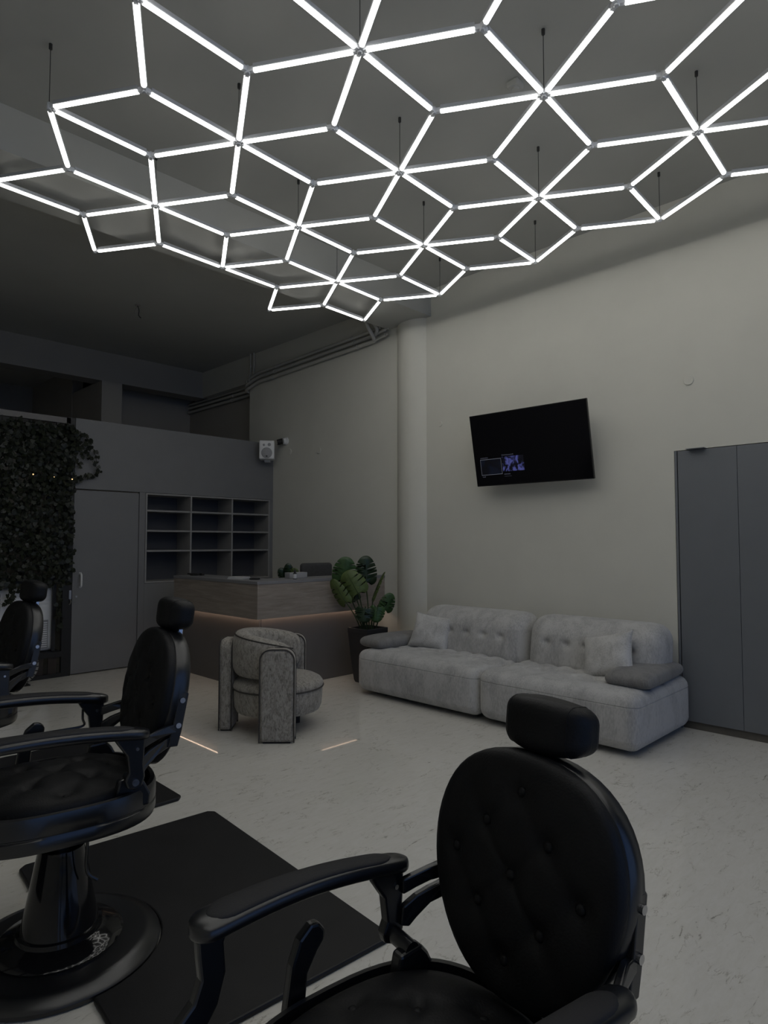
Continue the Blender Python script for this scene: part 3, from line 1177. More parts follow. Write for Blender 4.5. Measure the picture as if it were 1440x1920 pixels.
def roll():
    n, m = 44, 22
    v = []
    f = []
    a0, a1 = R(62), R(298)
    for i in range(n + 1):
        s = i / n
        a = a0 + (a1 - a0) * s
        e = min(s, 1 - s) / 0.07
        k = 1.0 if e >= 1 else math.sqrt(max(0.0, 1 - (1 - e) ** 2))
        k = max(k, 0.02)
        top = 0.79 - 0.085 * (abs(s - 0.5) * 2) ** 2.0
        bot = 0.44
        zc, hz = (top + bot) / 2, (top - bot) / 2
        for q in range(m):
            b = 2 * PI * q / m
            cx_, cz_ = math.cos(b), math.sin(b)
            rr = 0.295 + 0.078 * math.copysign(abs(cx_) ** 0.7, cx_) * (0.35 + 0.65 * k)
            zz = zc + hz * math.copysign(abs(cz_) ** 0.6, cz_) * (0.55 + 0.45 * k)
            v.append((rr * math.cos(a), rr * math.sin(a), zz))
    for i in range(n):
        for q in range(m):
            q2 = (q + 1) % m
            f.append((i * m + q, i * m + q2, (i + 1) * m + q2, (i + 1) * m + q))
    f.append(list(range(m))[::-1])
    f.append([n * m + q for q in range(m)])
    s_ = MB().add(v, f)
    return s_


rb = roll().build('back_roll', 'chair_fabric', ac, angle=75)
pth = []
for i in range(45):
    s = i / 44
    a = R(64) + R(232) * s
    top = 0.79 - 0.085 * (abs(s - 0.5) * 2) ** 2.0
    pth.append((0.352 * math.cos(a), 0.352 * math.sin(a), top - 0.022))
MB().tube(pth, 0.006, 6).build('piping', 'piping_fabric', rb)


def slab(cx_, cy_, rz, hgt):
    # slab stands with its broad side along local x, thickness along y
    hw, th = 0.132, 0.055
    out = [(-hw, 0.0), (hw, 0.0)]
    r_ = 0.085
    for k in range(9):
        a = PI / 2 * k / 8
        out.append((hw - r_ + r_ * math.cos(a), hgt - r_ + r_ * math.sin(a)))
    for k in range(9):
        a = PI / 2 + PI / 2 * k / 8
        out.append((-hw + r_ + r_ * math.cos(a), hgt - r_ + r_ * math.sin(a)))
    o = MB().prism(out, -th, th, 'y').build('slab_leg', 'chair_fabric', ac, angle=60, bevel=0.028)
    o.location = (cx_, cy_, 0.008)
    o.rotation_euler = (0, 0, rz)
    for s in (-1, 1):
        p_ = [(q[0] * 0.985, s * (th - 0.006), q[1] * 0.997) for q in out]
        p_ = p_[1:] + [p_[0]]
        MB().tube(p_, 0.005, 5).build('piping', 'piping_fabric', o)
    MB().box(-hw + 0.03, hw - 0.03, -th + 0.015, th - 0.015, -0.008, 0.002).build('glide', 'matte_black', o, smooth=False)
    return o


slab(-0.405, 0.0, R(90), 0.715)
slab(0.05, -0.405, 0, 0.69)
slab(0.05, 0.405, 0, 0.69)
MB().lathe([(0.024, 0), (0.03, 0.15)], 16, T(0.14, 0.12, 0)).build('front_foot', 'matte_black', ac)

# ------------------------------------------------------------------ television
tv = thing('television', 'black flat television tilted on the wall above the sofa', 'television', (-3.232, 5.206, 2.413))
tvb = MB().box(-0.615, 0.615, 0.0, 0.03, -0.3555, 0.3555).build('bezel', 'tv_black', tv, smooth=False, bevel=0.004)
TM = Matrix.Rotation(R(2.3), 4, 'Z') @ Matrix.Rotation(R(11.4), 4, 'X')
tvb.matrix_local = TM
MB().box(-0.606, 0.606, -0.0015, 0.001, -0.343, 0.346).build('screen', 'tv_glass', tvb, smooth=False)
MB().box(-0.40, 0.40, 0.03, 0.055, -0.28, 0.05).build('rear_housing', 'tv_black', tvb, smooth=False, bevel=0.006)
mo = MB()
mo.box(-0.03, 0.03, 0.03, YW - 5.206 - 0.018, -0.04, 0.04)
mo.box(-0.12, 0.12, YW - 5.206 - 0.02, YW - 5.206, -0.1, 0.1)
mo.build('wall_mount', 'matte_black', tv, smooth=False)


def sp(u, v_):
    # position on the screen: u to the right, v upward, from the photograph's proportions 0..1
    return (-0.615 + 1.23 * u, -0.3555 + 0.711 * v_)


def ui(name, u0, u1, v0, v1, m_, par, off=-0.0025):
    a = sp(u0, v0)
    b = sp(u1, v1)
    return MB().box(a[0], b[0], off, off + 0.0006, a[1], b[1]).build(name, m_, par, smooth=False)


ui('thumbnail', 0.062, 0.248, 0.165, 0.365, 'thumb_a', tvb)
ui('thumbnail', 0.262, 0.452, 0.185, 0.390, 'thumb_b', tvb)
for (u0, u1, v0, v1) in ((0.058, 0.252, 0.155, 0.160), (0.058, 0.252, 0.370, 0.375), (0.058, 0.060, 0.155, 0.375), (0.250, 0.252, 0.155, 0.375)):
    ui('selection_frame', u0, u1, v0, v1, 'ui_white', tvb)
for (u0, u1, v0, n_) in ((0.062, 0.135, 0.388, 6), (0.262, 0.37, 0.405, 9), (0.066, 0.095, 0.125, 3), (0.268, 0.325, 0.142, 5), (0.268, 0.36, 0.118, 1)):
    g = MB()
    rnd = random.Random(int(u0 * 1000 + v0 * 100))
    for k in range(n_):
        a = sp(u0 + (u1 - u0) * k / n_, v0)
        b = sp(u0 + (u1 - u0) * (k + 0.7) / n_, v0 + (0.016 if n_ > 1 else 0.004) * rnd.uniform(0.7, 1.0))
        g.box(a[0], b[0], -0.0025, -0.002, a[1], b[1])
    g.build('caption', 'ui_text', tvb, smooth=False)

# ------------------------------------------------------------------ wall fittings
for lab, x, z, r_ in (('round blank cover plate on the wall left of the television', -4.50, 2.82, 0.030),
                      ('round blank cover plate on the wall above the wardrobe', -1.86, 2.835, 0.040),
                      ('faint round cover plate above the desk, right of its pair', -6.606, 2.735, 0.042),
                      ('faint round cover plate above the desk, just below the camera', -7.254, 2.787, 0.042)):
    t = thing('cover_plate', lab, 'cover plate', (x, YW, z), 0, 'round wall cover plates')
    MB().lathe([(r_, 0), (r_, 0.006), (r_ * 0.93, 0.009), (0.004, 0.009)], 32, Matrix.Rotation(PI / 2, 4, 'X')).build('disc', 'wall_paint', t)
    MB().lathe([(r_ * 1.04, 0), (r_ * 1.04, 0.003)], 32, Matrix.Rotation(PI / 2, 4, 'X')).build('rim', 'wall_paint', t)

t = thing('wall_speaker', 'white wall speaker at the top corner of the partition', 'speaker', (-7.46, 5.215, 2.80), R(52))
MB().rbox(0.105, 0.085, 0.132, 0.018, 4, mtx=T(0, 0, 0)).build('cabinet', 'white_plastic', t)
rot = Matrix.Rotation(PI / 2, 4, 'X')
MB().lathe([(0.076, 0.0), (0.076, 0.006), (0.07, 0.009), (0.01, 0.012)], 32, T(0, -0.083, -0.045) @ rot).build('woofer_grille', 'grey_plastic', t)
MB().lathe([(0.024, 0.0), (0.022, 0.006), (0.004, 0.008)], 20, T(0.035, -0.083, 0.072) @ rot).build('tweeter', 'grey_plastic', t)
MB().lathe([(0.017, 0.0), (0.015, 0.006), (0.004, 0.008)], 20, T(-0.04, -0.083, 0.066) @ rot).build('port', 'grey_plastic', t)
MB().box(-0.012, 0.012, -0.098, -0.09, -0.10, -0.085).build('badge', 'matte_black', t, smooth=False)
MB().box(-0.04, 0.04, 0.08, 0.20, -0.15, -0.13).build('bracket', 'white_plastic', t, smooth=False)

t = thing('security_camera', 'small white turret security camera on the wall by the speaker', 'camera', (-7.33, YW, 2.945))
MB().lathe([(0.055, 0), (0.055, 0.02), (0.045, 0.03)], 28, rot).build('mount_base', 'white_plastic', t)
MB().tube([(0, -0.02, 0), (-0.01, -0.06, -0.005)], 0.045, 20).build('turret', 'white_plastic', t)
MB().tube([(-0.02, -0.055, -0.005), (-0.065, -0.115, -0.02)], [0.043, 0.036], 20).build('lens_hood', 'matte_black', t)
MB().tube(smooth_path([(-0.03, -0.03, -0.02), (-0.1, -0.03, -0.04), (-0.16, -0.05, -0.04)], 4), 0.004, 6).build('cable', 'matte_black', t)

# conduit pipes along the wall
for k, (lab, z_, r_) in enumerate((('lowest of the grey conduit pipes along the wall top', 3.915, 0.024),
                                   ('middle of the grey conduit pipes along the wall top', 3.985, 0.024),
                                   ('uppermost of the grey conduit pipes along the wall top', 4.05, 0.022))):
    t = thing('conduit_pipe', lab, 'pipe', (-7.0, YW, z_), 0, 'conduit pipes above the desk')
    yo = -0.05
    xr = -5.48 + 0.02 * k
    pts = [(-10.40, 5.64 - YW + yo, -0.10 + 0.0), (-8.46, 5.64 - YW + yo, -0.10), (-8.36, 5.60 - YW + yo, -0.10), (-8.315, yo + 0.02, -0.085), (-8.20, yo, -0.06), (-7.95, yo, -0.01), (-7.7, yo, -0.005),
           (-6.5, yo, 0.025), (xr - 0.10, yo, 0.05), (xr - 0.02, yo - 0.01, 0.06)]
    if k == 0:
        pts += [(xr + 0.02, yo - 0.06, 0.09), (xr + 0.0, yo - 0.16, 0.24), (xr - 0.02, yo - 0.22, HC - z_ + 0.0)]
    elif k == 1:
        pts += [(xr + 0.05, yo - 0.04, 0.10), (xr + 0.03, yo - 0.09, 0.20), (xr + 0.02, yo - 0.12, HC - z_)]
    else:
        pts += [(xr + 0.06, yo, 0.065)]
    pts = [(p[0] + 7.0, p[1], p[2]) for p in pts]
    MB().tube(smooth_path(pts, 6), r_, 10).build('pipe_run', 'pipe_paint', t)
    for cxp in (-7.62 + 0.05 * k, -5.80 - 0.05 * k, -9.0 + 0.05 * k):
        yy = yo if cxp > -8.3 else 5.64 - YW + yo
        zz = -0.004 if cxp > -8.3 else -0.10
        if cxp > -6:
            zz = 0.043
        MB().tube([(cxp + 7.0 - 0.012, yy, zz), (cxp + 7.0 + 0.012, yy, zz)], r_ + 0.006, 12).build('pipe_clamp', 'pipe_paint', t)
for k, (lab, x) in enumerate((('left of the two thin pipes dropping from the rear ceiling', -8.215), ('right of the two thin pipes dropping from the rear ceiling', -8.125))):
    t = thing('drop_pipe', lab, 'pipe', (x, YW, 3.98), 0, 'thin pipes dropping from the rear ceiling')
    pts = [(0, -0.03, HC - 3.98), (0, -0.03, 0.12), (0.0, -0.035, 0.07), (-0.03 - 0.03 * k, -0.06, 0.01 + 0.0), (-0.04 - 0.03 * k, -0.06, -0.04)]
    MB().tube(smooth_path(pts, 5), 0.013, 8).build('pipe_run', 'pipe_paint', t)
    MB().tube([(0, -0.03, 0.20), (0, -0.03, 0.225)], 0.017, 10).build('collar', 'pipe_paint', t)
for k, (lab, z_) in enumerate((('upper short pipe stub with coupling beside the column', 4.035), ('lower short pipe stub with coupling beside the column', 3.965))):
    t = thing('pipe_stub', lab, 'pipe', (-5.48, YW, z_), 0, 'pipe stubs beside the column')
    MB().tube([(0.0, -0.06, 0), (0.20, -0.06, 0.03)], 0.013, 8).build('stub', 'pipe_paint', t)
    MB().tube([(0.15, -0.06, 0.0225), (0.18, -0.06, 0.027)], 0.020, 10).build('coupling', 'pipe_paint', t)
    MB().tube([(0.20, -0.06, 0.03), (0.225, -0.055, 0.034)], 0.010, 8).build('cap', 'pipe_paint', t)

# ------------------------------------------------------------------ black grille with ivy, air conditioner behind
GX = XP + 0.0
gr = thing('grille_partition', 'black metal grille frame left of the grey door', 'partition', (GX, 1.6, 0))


def gb(name, m_, y0_, y1_, z0_, z1_, x0_=-0.05, x1_=0.0, **kw):
    return MB().box(x0_, x1_, y0_ - 1.6, y1_ - 1.6, z0_, z1_).build(name, m_, gr, smooth=False, **kw)


gb('post', 'black_metal', 2.60, 2.695, 0, 2.93)
gb('post', 'black_metal', 2.50, 2.535, 0.30, 2.86, -0.04, -0.01)
gb('post', 'black_metal', 1.20, 1.26, 0, 2.86)
gb('post', 'black_metal', 0.40, 0.46, 0, 2.86)
gb('top_rail', 'pale_rail', 0.40, 2.645, 2.86, 2.925)
gb('rail', 'black_metal', 0.40, 2.60, 0.0, 0.045)
gb('rail', 'black_metal', 0.40, 2.60, 0.225, 0.285)
gb('rail', 'black_metal', 0.40, 2.60, 1.06, 1.12)
for a, b in ((0.46, 1.20), (1.26, 2.2), (2.2, 2.42), (2.47, 2.56)):
    gb('lower_panel', 'dark_panel', a, b, 0.045, 0.225, -0.035, -0.02)
g = MB()
for i in range(24):
    y_ = 0.5 + i * 0.09 - 1.6
    g.box(-0.028, -0.022, y_, y_ + 0.004, 1.12, 2.86)
for i in range(20):
    z_ = 1.16 + i * 0.09
    g.box(-0.028, -0.022, 0.46 - 1.6, 2.60 - 1.6, z_, z_ + 0.004)
g.build('wire_mesh', 'black_metal', gr, smooth=False)
lt = MB()
lt.box(0.0, 0.012, 2.665 - 1.6, 2.69 - 1.6, 0.86, 0.96)
lt.tube(smooth_path([(0.01, 2.675 - 1.6, 0.86), (0.03, 2.68 - 1.6, 0.83), (0.03, 2.66 - 1.6, 0.80)], 4), 0.006, 6)
lt.build('latch', 'steel', gr)

acu = thing('air_conditioner', 'white console air conditioner behind the ivy grille', 'air conditioner', (-7.83, 2.00, 0.29))


def acf(p):
    return (p.x, p.y, p.z)


MB().rbox(0.11, 0.56, 0.36, 0.06, 4, mtx=T(0, 0, 0.36)).build('case', 'ac_white', acu)
MB().box(0.1095, 0.1115, 0.19, 0.48, 0.04, 0.35).build('slat_gap_shade', 'grey_plastic', acu, smooth=False)  # flat darker plate, stands in for the shade in the slat gaps
for k in range(12):
    MB().box(0.108, 0.118, 0.20, 0.47, 0.05 + 0.024 * k, 0.062 + 0.024 * k).build('slat', 'ac_white', acu, smooth=False)
for k in range(3):
    MB().box(0.108, 0.118, -0.5, 0.50, 0.53 + 0.04 * k, 0.545 + 0.04 * k).build('louvre', 'white_plastic', acu, smooth=False)
MB().box(0.1095, 0.1115, -0.006, 0.0, 0.04, 0.66).build('panel_joint', 'grey_plastic', acu, smooth=False)
gb('sill', 'black_metal', 0.46, 2.60, 0.265, 0.29, -0.34, -0.05)

ho = thing('coiled_hose', 'pale netted hose coil on the floor at the grille foot', 'hose', (-7.50, 2.12, 0.0), 0)
pts = []
for k in range(40):
    a = 2 * PI * k / 39 * 1.6
    pts.append((0.02 + 0.05 * k / 39, 0.17 * math.cos(a), 0.20 + 0.17 * math.sin(a)))
hc = MB().tube(pts, 0.022, 10).build('hose_coil', 'hose', ho)
for k in range(0, 39, 1):
    a, b = Vector(pts[k]), Vector(pts[k + 1])
    MB().tube([a, a + (b - a) * 0.25], 0.0245, 8).build('rib', 'matte_black', hc)
MB().box(-0.05, 0.10, -0.10, 0.10, 0.0, 0.012).build('stand', 'matte_black', ho, smooth=False)

# ivy: the leaves that show largest are objects, the rest is one mass
ivy = thing('ivy_screen', 'dense dark green ivy climbing over the black grille', 'ivy', (GX, 1.9, 1.1))
IO = Vector((GX, 1.9, 1.1))


def ivy_leaf_mesh(mname):
    out = [(0, 0), (0.28, -0.12), (0.5, 0.12), (0.34, 0.38), (0.42, 0.62), (0.2, 0.62), (0, 1.0), (-0.2, 0.62), (-0.42, 0.62), (-0.34, 0.38), (-0.5, 0.12), (-0.28, -0.12)]
    v = [(p[0], p[1], 0.10 * abs(p[0]) - 0.12 * p[1] * p[1]) for p in out] + [(0, 0.4, 0.0)]
    f = [(i, (i + 1) % 12, 12) for i in range(12)]
    return MB().add(v, f).mesh('leaf', mname, angle=80)


IM = [ivy_leaf_mesh('ivy_a'), ivy_leaf_mesh('ivy_b')]
rnd = random.Random(11)


def rand_leaf_matrix(y, z, x, size, rn):
    m = T(x - IO.x, y - IO.y, z - IO.z)
    # leaves hang, tips mostly downward, faces mostly into the room (+x)
    base = Matrix(((0, 0, 1, 0), (-1, 0, 0, 0), (0, -1, 0, 0), (0, 0, 0, 1)))
    return m @ base @ Matrix.Rotation(rn.uniform(-1.2, 1.2), 4, 'Z') @ Matrix.Rotation(rn.uniform(-0.7, 0.7), 4, 'X') @ Matrix.Rotation(rn.uniform(-0.7, 0.7), 4, 'Y') @ Matrix.Scale(size, 4)


for k in range(190):
    y = rnd.uniform(1.85, 2.70)
    z = 1.05 + 1.80 * rnd.random() ** 0.8
    inst('leaf', IM[k % 2], ivy, rand_leaf_matrix(y, z, GX + rnd.uniform(0.05, 0.12), rnd.uniform(0.045, 0.065), rnd))
# trailing sprays over the partition
sprays = [[(2.66, 2.80), (2.76, 2.74), (2.84, 2.66), (2.89, 2.56), (2.92, 2.44)],
          [(2.66, 2.70), (2.74, 2.64), (2.80, 2.55), (2.86, 2.46), (2.93, 2.36), (2.95, 2.30)],
          [(2.66, 2.20), (2.74, 2.23), (2.82, 2.27), (2.90, 2.28), (2.94, 2.31)],
          [(2.66, 2.60), (2.72, 2.56), (2.76, 2.48)],
          [(2.66, 2.50), (2.70, 2.44), (2.73, 2.36)]]
for spy in sprays:
    pth = smooth_path([(GX + 0.06 - IO.x, y - IO.y, z - IO.z) for y, z in spy], 5)
    MB().tube(pth, 0.003, 5).build('vine', 'ivy_stem', ivy)
    for k, p in enumerate(pth):
        for rep in range(1):
            yy = p.y + IO.y + rnd.uniform(-0.02, 0.02)
            zz = p.z + IO.z + rnd.uniform(-0.01, 0.03)
            fade = 1 - 0.45 * k / len(pth)
            if rnd.random() < 0.8:
                inst('leaf', IM[(k + rep) % 2], ivy, rand_leaf_matrix(yy, zz, GX + rnd.uniform(0.04, 0.09), rnd.uniform(0.062, 0.08) * fade, rnd))
# strands hanging over the air conditioner
for (y, z1_, z0_) in ((2.08, 1.1, 0.70), (2.03, 1.1, 0.86), (2.55, 1.2, 0.55), (2.52, 1.2, 0.68)):
    pth = smooth_path([(GX + 0.03 - IO.x, y - IO.y, z1_ - IO.z), (GX + 0.04 - IO.x, y + 0.02 - IO.y, (z1_ + z0_) / 2 - IO.z), (GX + 0.03 - IO.x, y - IO.y, z0_ - IO.z)], 5)
    MB().tube(pth, 0.003, 5).build('vine', 'ivy_stem', ivy)
    for p in pth:
        inst('leaf', IM[0], ivy, rand_leaf_matrix(p.y + IO.y + rnd.uniform(-0.03, 0.03), p.z + IO.z, GX + 0.05, rnd.uniform(0.05, 0.07), rnd))
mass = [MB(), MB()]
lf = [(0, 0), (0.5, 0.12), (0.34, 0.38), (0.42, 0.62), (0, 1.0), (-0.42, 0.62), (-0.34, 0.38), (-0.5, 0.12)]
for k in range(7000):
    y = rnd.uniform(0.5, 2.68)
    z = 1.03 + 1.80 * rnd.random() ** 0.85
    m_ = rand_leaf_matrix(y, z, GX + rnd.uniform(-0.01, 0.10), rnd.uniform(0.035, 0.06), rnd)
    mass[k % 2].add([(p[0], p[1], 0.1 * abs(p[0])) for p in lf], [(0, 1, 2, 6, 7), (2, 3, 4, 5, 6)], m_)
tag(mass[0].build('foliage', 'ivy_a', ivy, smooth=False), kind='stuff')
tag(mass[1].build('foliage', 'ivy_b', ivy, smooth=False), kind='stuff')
for k in range(14):
    y = rnd.uniform(0.7, 2.6)
    pth = smooth_path([(GX + 0.03 - IO.x, y + 0.08 * math.sin(q * 2.1 + k) - IO.y, 1.1 + q * 0.44 - IO.z) for q in range(5)], 4)
    MB().tube(pth, 0.004, 5).build('vine', 'ivy_stem', ivy)

for lab, y, z in (('leftmost of the tiny warm bulbs glowing among the ivy', 2.228, 2.238), ('faint middle one of the tiny warm bulbs among the ivy', 2.44, 2.225), ('rightmost of the tiny warm bulbs among the ivy, nearest the partition', 2.63, 2.213)):
    t = thing('fairy_bulb', lab, 'bulb', (GX + 0.125, y, z), 0, 'fairy bulbs in the ivy')
    r_ = 0.007 if 'faint' not in lab else 0.004
    MB().lathe([(0.002, -r_), (r_ * 0.8, -r_ * 0.6), (r_, 0), (r_ * 0.8, r_ * 0.6), (0.002, r_)], 10).build('bulb', 'bulb_glow', t)
    MB().lathe([(0.003, r_), (0.003, r_ + 0.012)], 8).build('socket', 'matte_black', t)

# ------------------------------------------------------------------ barber chairs


def egg(n=56):
    out = []
    for i in range(n):
        a = 2 * PI * i / n
        v_ = 0.5 - 0.5 * math.cos(a)
        u = math.sin(a)
        wv = abs(u) ** 0.85 * (0.86 + 0.22 * v_)
        out.append((math.copysign(wv, u), v_))
    return out


EGG = egg()
BW, BH, BT = 0.270, 0.525, 0.19
BZ, BY = 0.634, 0.281
st, ct = math.sin(BT), math.cos(BT)


def bk(u, v_, off):
    # backrest coordinates: across, up (metres from its foot), off = towards the rear
    return (u, BY + st * v_ + ct * off, BZ + ct * v_ - st * off)


def superring(hx, hy, n=48, e=0.6):
    out = []
    for i in range(n):
        a = 2 * PI * i / n
        c, s = math.cos(a), math.sin(a)
        out.append((hx * math.copysign(abs(c) ** e, c), hy * math.copysign(abs(s) ** e, s)))
    return out


def make_chair():
    r = thing('barber_chair', '-', 'barber chair')
    up = []          # parts that ride on the pump column
    MB().lathe([(0.335, 0.0), (0.348, 0.006), (0.350, 0.02), (0.340, 0.034), (0.322, 0.040), (0.316, 0.046), (0.29, 0.050), (0.10, 0.054)], 72).build('base_disc', 'black_satin', r)
    MB().lathe([(0.215, 0.05), (0.217, 0.06), (0.20, 0.074), (0.16, 0.082), (0.145, 0.09), (0.142, 0.105), (0.130, 0.108), (0.126, 0.13), (0.108, 0.22), (0.088, 0.33), (0.080, 0.37), (0.078, 0.385), (0.070, 0.385), (0.066, 0.36), (0.03, 0.355)], 56).build('pedestal_cone', 'black_gloss', r)
    p_ = MB().lathe([(0.027, 0.20), (0.027, 0.50)], 24).build('piston', 'steel', r)
    up.append(p_)
    rod = MB().tube(smooth_path([(0.11, 0.06, 0.50), (0.115, 0.065, 0.42), (0.115, 0.065, 0.32), (0.12, 0.10, 0.28)], 5), 0.006, 8).build('release_rod', 'black_satin', r)
    up.append(rod)
    # seat apron
    ring = superring(0.315, 0.335, 56, 0.72)
    ap = MB()
    prof_ = [(0.93, 0.500), (0.985, 0.503), (1.0, 0.515), (1.0, 0.545), (0.985, 0.549), (0.985, 0.553), (1.0, 0.557), (1.0, 0.605), (0.985, 0.618), (0.94, 0.620), (0.93, 0.60)]
    v = []
    for k_, z in prof_:
        v += [(x * k_, y * k_ - 0.025, z) for x, y in ring]
    n = len(ring)
    f = []
    for i in range(len(prof_) - 1):
        for q in range(n):
            q2 = (q + 1) % n
            f.append((i * n + q, i * n + q2, (i + 1) * n + q2, (i + 1) * n + q))
    for q in range(n):
        q2 = (q + 1) % n
        f.append(((len(prof_) - 1) * n + q, (len(prof_) - 1) * n + q2, q2, q))
    ap.add(v, f)
    up.append(ap.build('seat_apron', 'black_satin', r, angle=50))
    up.append(MB().prism([(x * 0.94, y * 0.94 - 0.025) for x, y in ring], 0.515, 0.53, 'z').build('seat_pan', 'matte_black', r, smooth=False))
    mbx = MB().box(-0.11, 0.11, -0.16, 0.14, 0.47, 0.515)
    up.append(mbx.build('under_frame', 'matte_black', r, smooth=False, bevel=0.008))
    # seat cushion, tufted
    rings = 18
    dia = [(0, 0)] + [(0.10 * a, 0.10 * b) for a, b in ((1, 1), (1, -1), (-1, 1), (-1, -1), (2, 0), (-2, 0), (0, 2), (0, -2))]
    v = []
    f = []
    cr = superring(0.275, 0.295, 56, 0.80)
    n = len(cr)
    layers = [(0.93, 0.535), (0.985, 0.548), (1.0, 0.572), (0.995, 0.60), (0.97, 0.625)]
    for k_, z in layers:
        v += [(x * k_, y * k_ - 0.025, z) for x, y in cr]
    for i in range(1, rings):
        k_ = 0.97 * (1 - i / rings)
        for x, y in cr:
            xx, yy = x * k_, y * k_
            z = 0.625 + 0.042 * (1 - (k_ / 0.97) ** 2) ** 0.6
            for a, b in dia:
                d2 = (xx - a) ** 2 + (yy - b) ** 2
                z -= 0.016 * gauss(d2, 0.022)
            # pleats between the buttons
            for sgn in (1, -1):
                q = (xx + sgn * yy) / 0.20
                z -= 0.005 * gauss((q - round(q)) ** 2, 0.06) * (1 if k_ > 0.1 else 0)
            v.append((xx, yy - 0.025, z))
    tot = len(layers) + rings - 1
    for i in range(tot - 1):
        for q in range(n):
            q2 = (q + 1) % n
            f.append((i * n + q, i * n + q2, (i + 1) * n + q2, (i + 1) * n + q))
    f.append([(tot - 1) * n + q for q in range(n)])
    f.append(list(range(n))[::-1])
    seat = MB().add(v, f).build('seat_cushion', 'black_leather', r, angle=70)
    up.append(seat)
    btn = MB().lathe([(0.013, -0.004), (0.013, 0.003), (0.009, 0.008), (0.003, 0.0095)], 14).mesh('button', 'black_leather')
    for a, b in dia:
        inst('button', btn, seat, T(a, b - 0.025, 0.650 - 0.010 - 0.03 * ((a / 0.275) ** 2 + (b / 0.295) ** 2)))
    # backrest shell with side band
    n = len(EGG)
    prof_ = [(0.90, 0.040), (0.97, 0.036), (1.0, 0.026), (1.0, -0.020), (0.985, -0.026), (0.93, -0.028)]
    v = []
    f = []
    for k_, off in prof_:
        v += [bk(u * BW * k_, ((vv - 0.5) * k_ + 0.5) * BH, off) for u, vv in EGG]
    for i in range(len(prof_) - 1):
        for q in range(n):
            q2 = (q + 1) % n
            f.append((i * n + q, (i + 1) * n + q, (i + 1) * n + q2, i * n + q2))
    f.append(list(range(n)))
    f.append([(len(prof_) - 1) * n + q for q in range(n)][::-1])
    up.append(MB().add(v, f).build('back_shell', 'black_satin', r, angle=50))
    # tufted back cushion
    dib = [(0, 0)] + [(0.088 * a, 0.088 * b) for a, b in ((1, 1), (1, -1), (-1, 1), (-1, -1), (2, 0), (-2, 0), (0, 2), (0, -2))]
    ks = [0.985, 1.0, 0.99, 0.96]
    of = [-0.022, -0.034, -0.048, -0.058]
    v = []
    f = []
    for k_, off in zip(ks, of):
        v += [bk(u * BW * k_, ((vv - 0.5) * k_ + 0.5) * BH, off) for u, vv in EGG]
    for i in range(1, rings):
        k_ = 0.96 * (1 - i / rings)
        for u, vv in EGG:
            x = u * BW * k_
            y = (vv - 0.5) * k_ * BH
            off = -0.058 - 0.026 * (1 - (k_ / 0.96) ** 2) ** 0.6
            for a, b in dib:
                d2 = (x - a) ** 2 + (y - b) ** 2
                off += 0.014 * gauss(d2, 0.020)
            for sgn in (1, -1):
                q = (x + sgn * y) / 0.176
                off += 0.0045 * gauss((q - round(q)) ** 2, 0.05)
            v.append(bk(x, y + 0.5 * BH, off))
    tot = 4 + rings - 1
    for i in range(tot - 1):
        for q in range(n):
            q2 = (q + 1) % n
            f.append((i * n + q, (i + 1) * n + q, (i + 1) * n + q2, i * n + q2))
    f.append([(tot - 1) * n + q for q in range(n)][::-1])
    f.append(list(range(n)))
    cush = MB().add(v, f).build('back_cushion', 'black_leather', r, angle=70)
    up.append(cush)
    rotb = Matrix(((1, 0, 0, 0), (0, st, -ct, 0), (0, ct, st, 0), (0, 0, 0, 1)))
    for a, b in dib:
        q = bk(a, b + 0.5 * BH, -0.066 + 0.02 * ((a / BW) ** 2 + (b / (BH / 2)) ** 2))
        inst('button', btn, cush, T(*q) @ rotb)
    # headrest
    def hf(p):
        x, y, z = p
        k_ = 1 - 0.24 * (x / 0.115) ** 2
        return (x, y * k_ + 0.02 * (x / 0.109) ** 2, z * k_)
    hd = MB().rbox(0.118, 0.054, 0.065, 0.036, 8, hf, T(0, 0.393, 1.212) @ Matrix.Rotation(-0.12, 4, 'X')).build('headrest', 'black_leather', r)
    up.append(hd)
    for s in (-1, 1):
        pth = []
        for k in range(33):
            a = 2 * PI * k / 32
            c, s2 = math.cos(a), math.sin(a)
            cy_ = math.copysign(0.018, c) if abs(c) > 1e-6 else 0.0
            cz_ = math.copysign(0.029, s2) if abs(s2) > 1e-6 else 0.0
            q = hf((s * 0.083, cy_ + 0.0355 * c, cz_ + 0.0355 * s2))
            pth.append(T(0, 0.393, 1.212) @ Matrix.Rotation(-0.12, 4, 'X') @ Vector(q))
        MB().tube(pth, 0.0016, 5).build('seam', 'black_leather', hd)
    MB().box(-0.075, 0.075, 0.442, 0.452, 1.175, 1.245).build('rear_plate', 'black_satin', hd, smooth=False, bevel=0.003)
    up.append(MB().prism([(0.405, 1.05), (0.425, 1.05), (0.442, 1.20), (0.422, 1.20)], -0.016, 0.016, 'x').build('headrest_post', 'chrome', r, smooth=False, bevel=0.003))
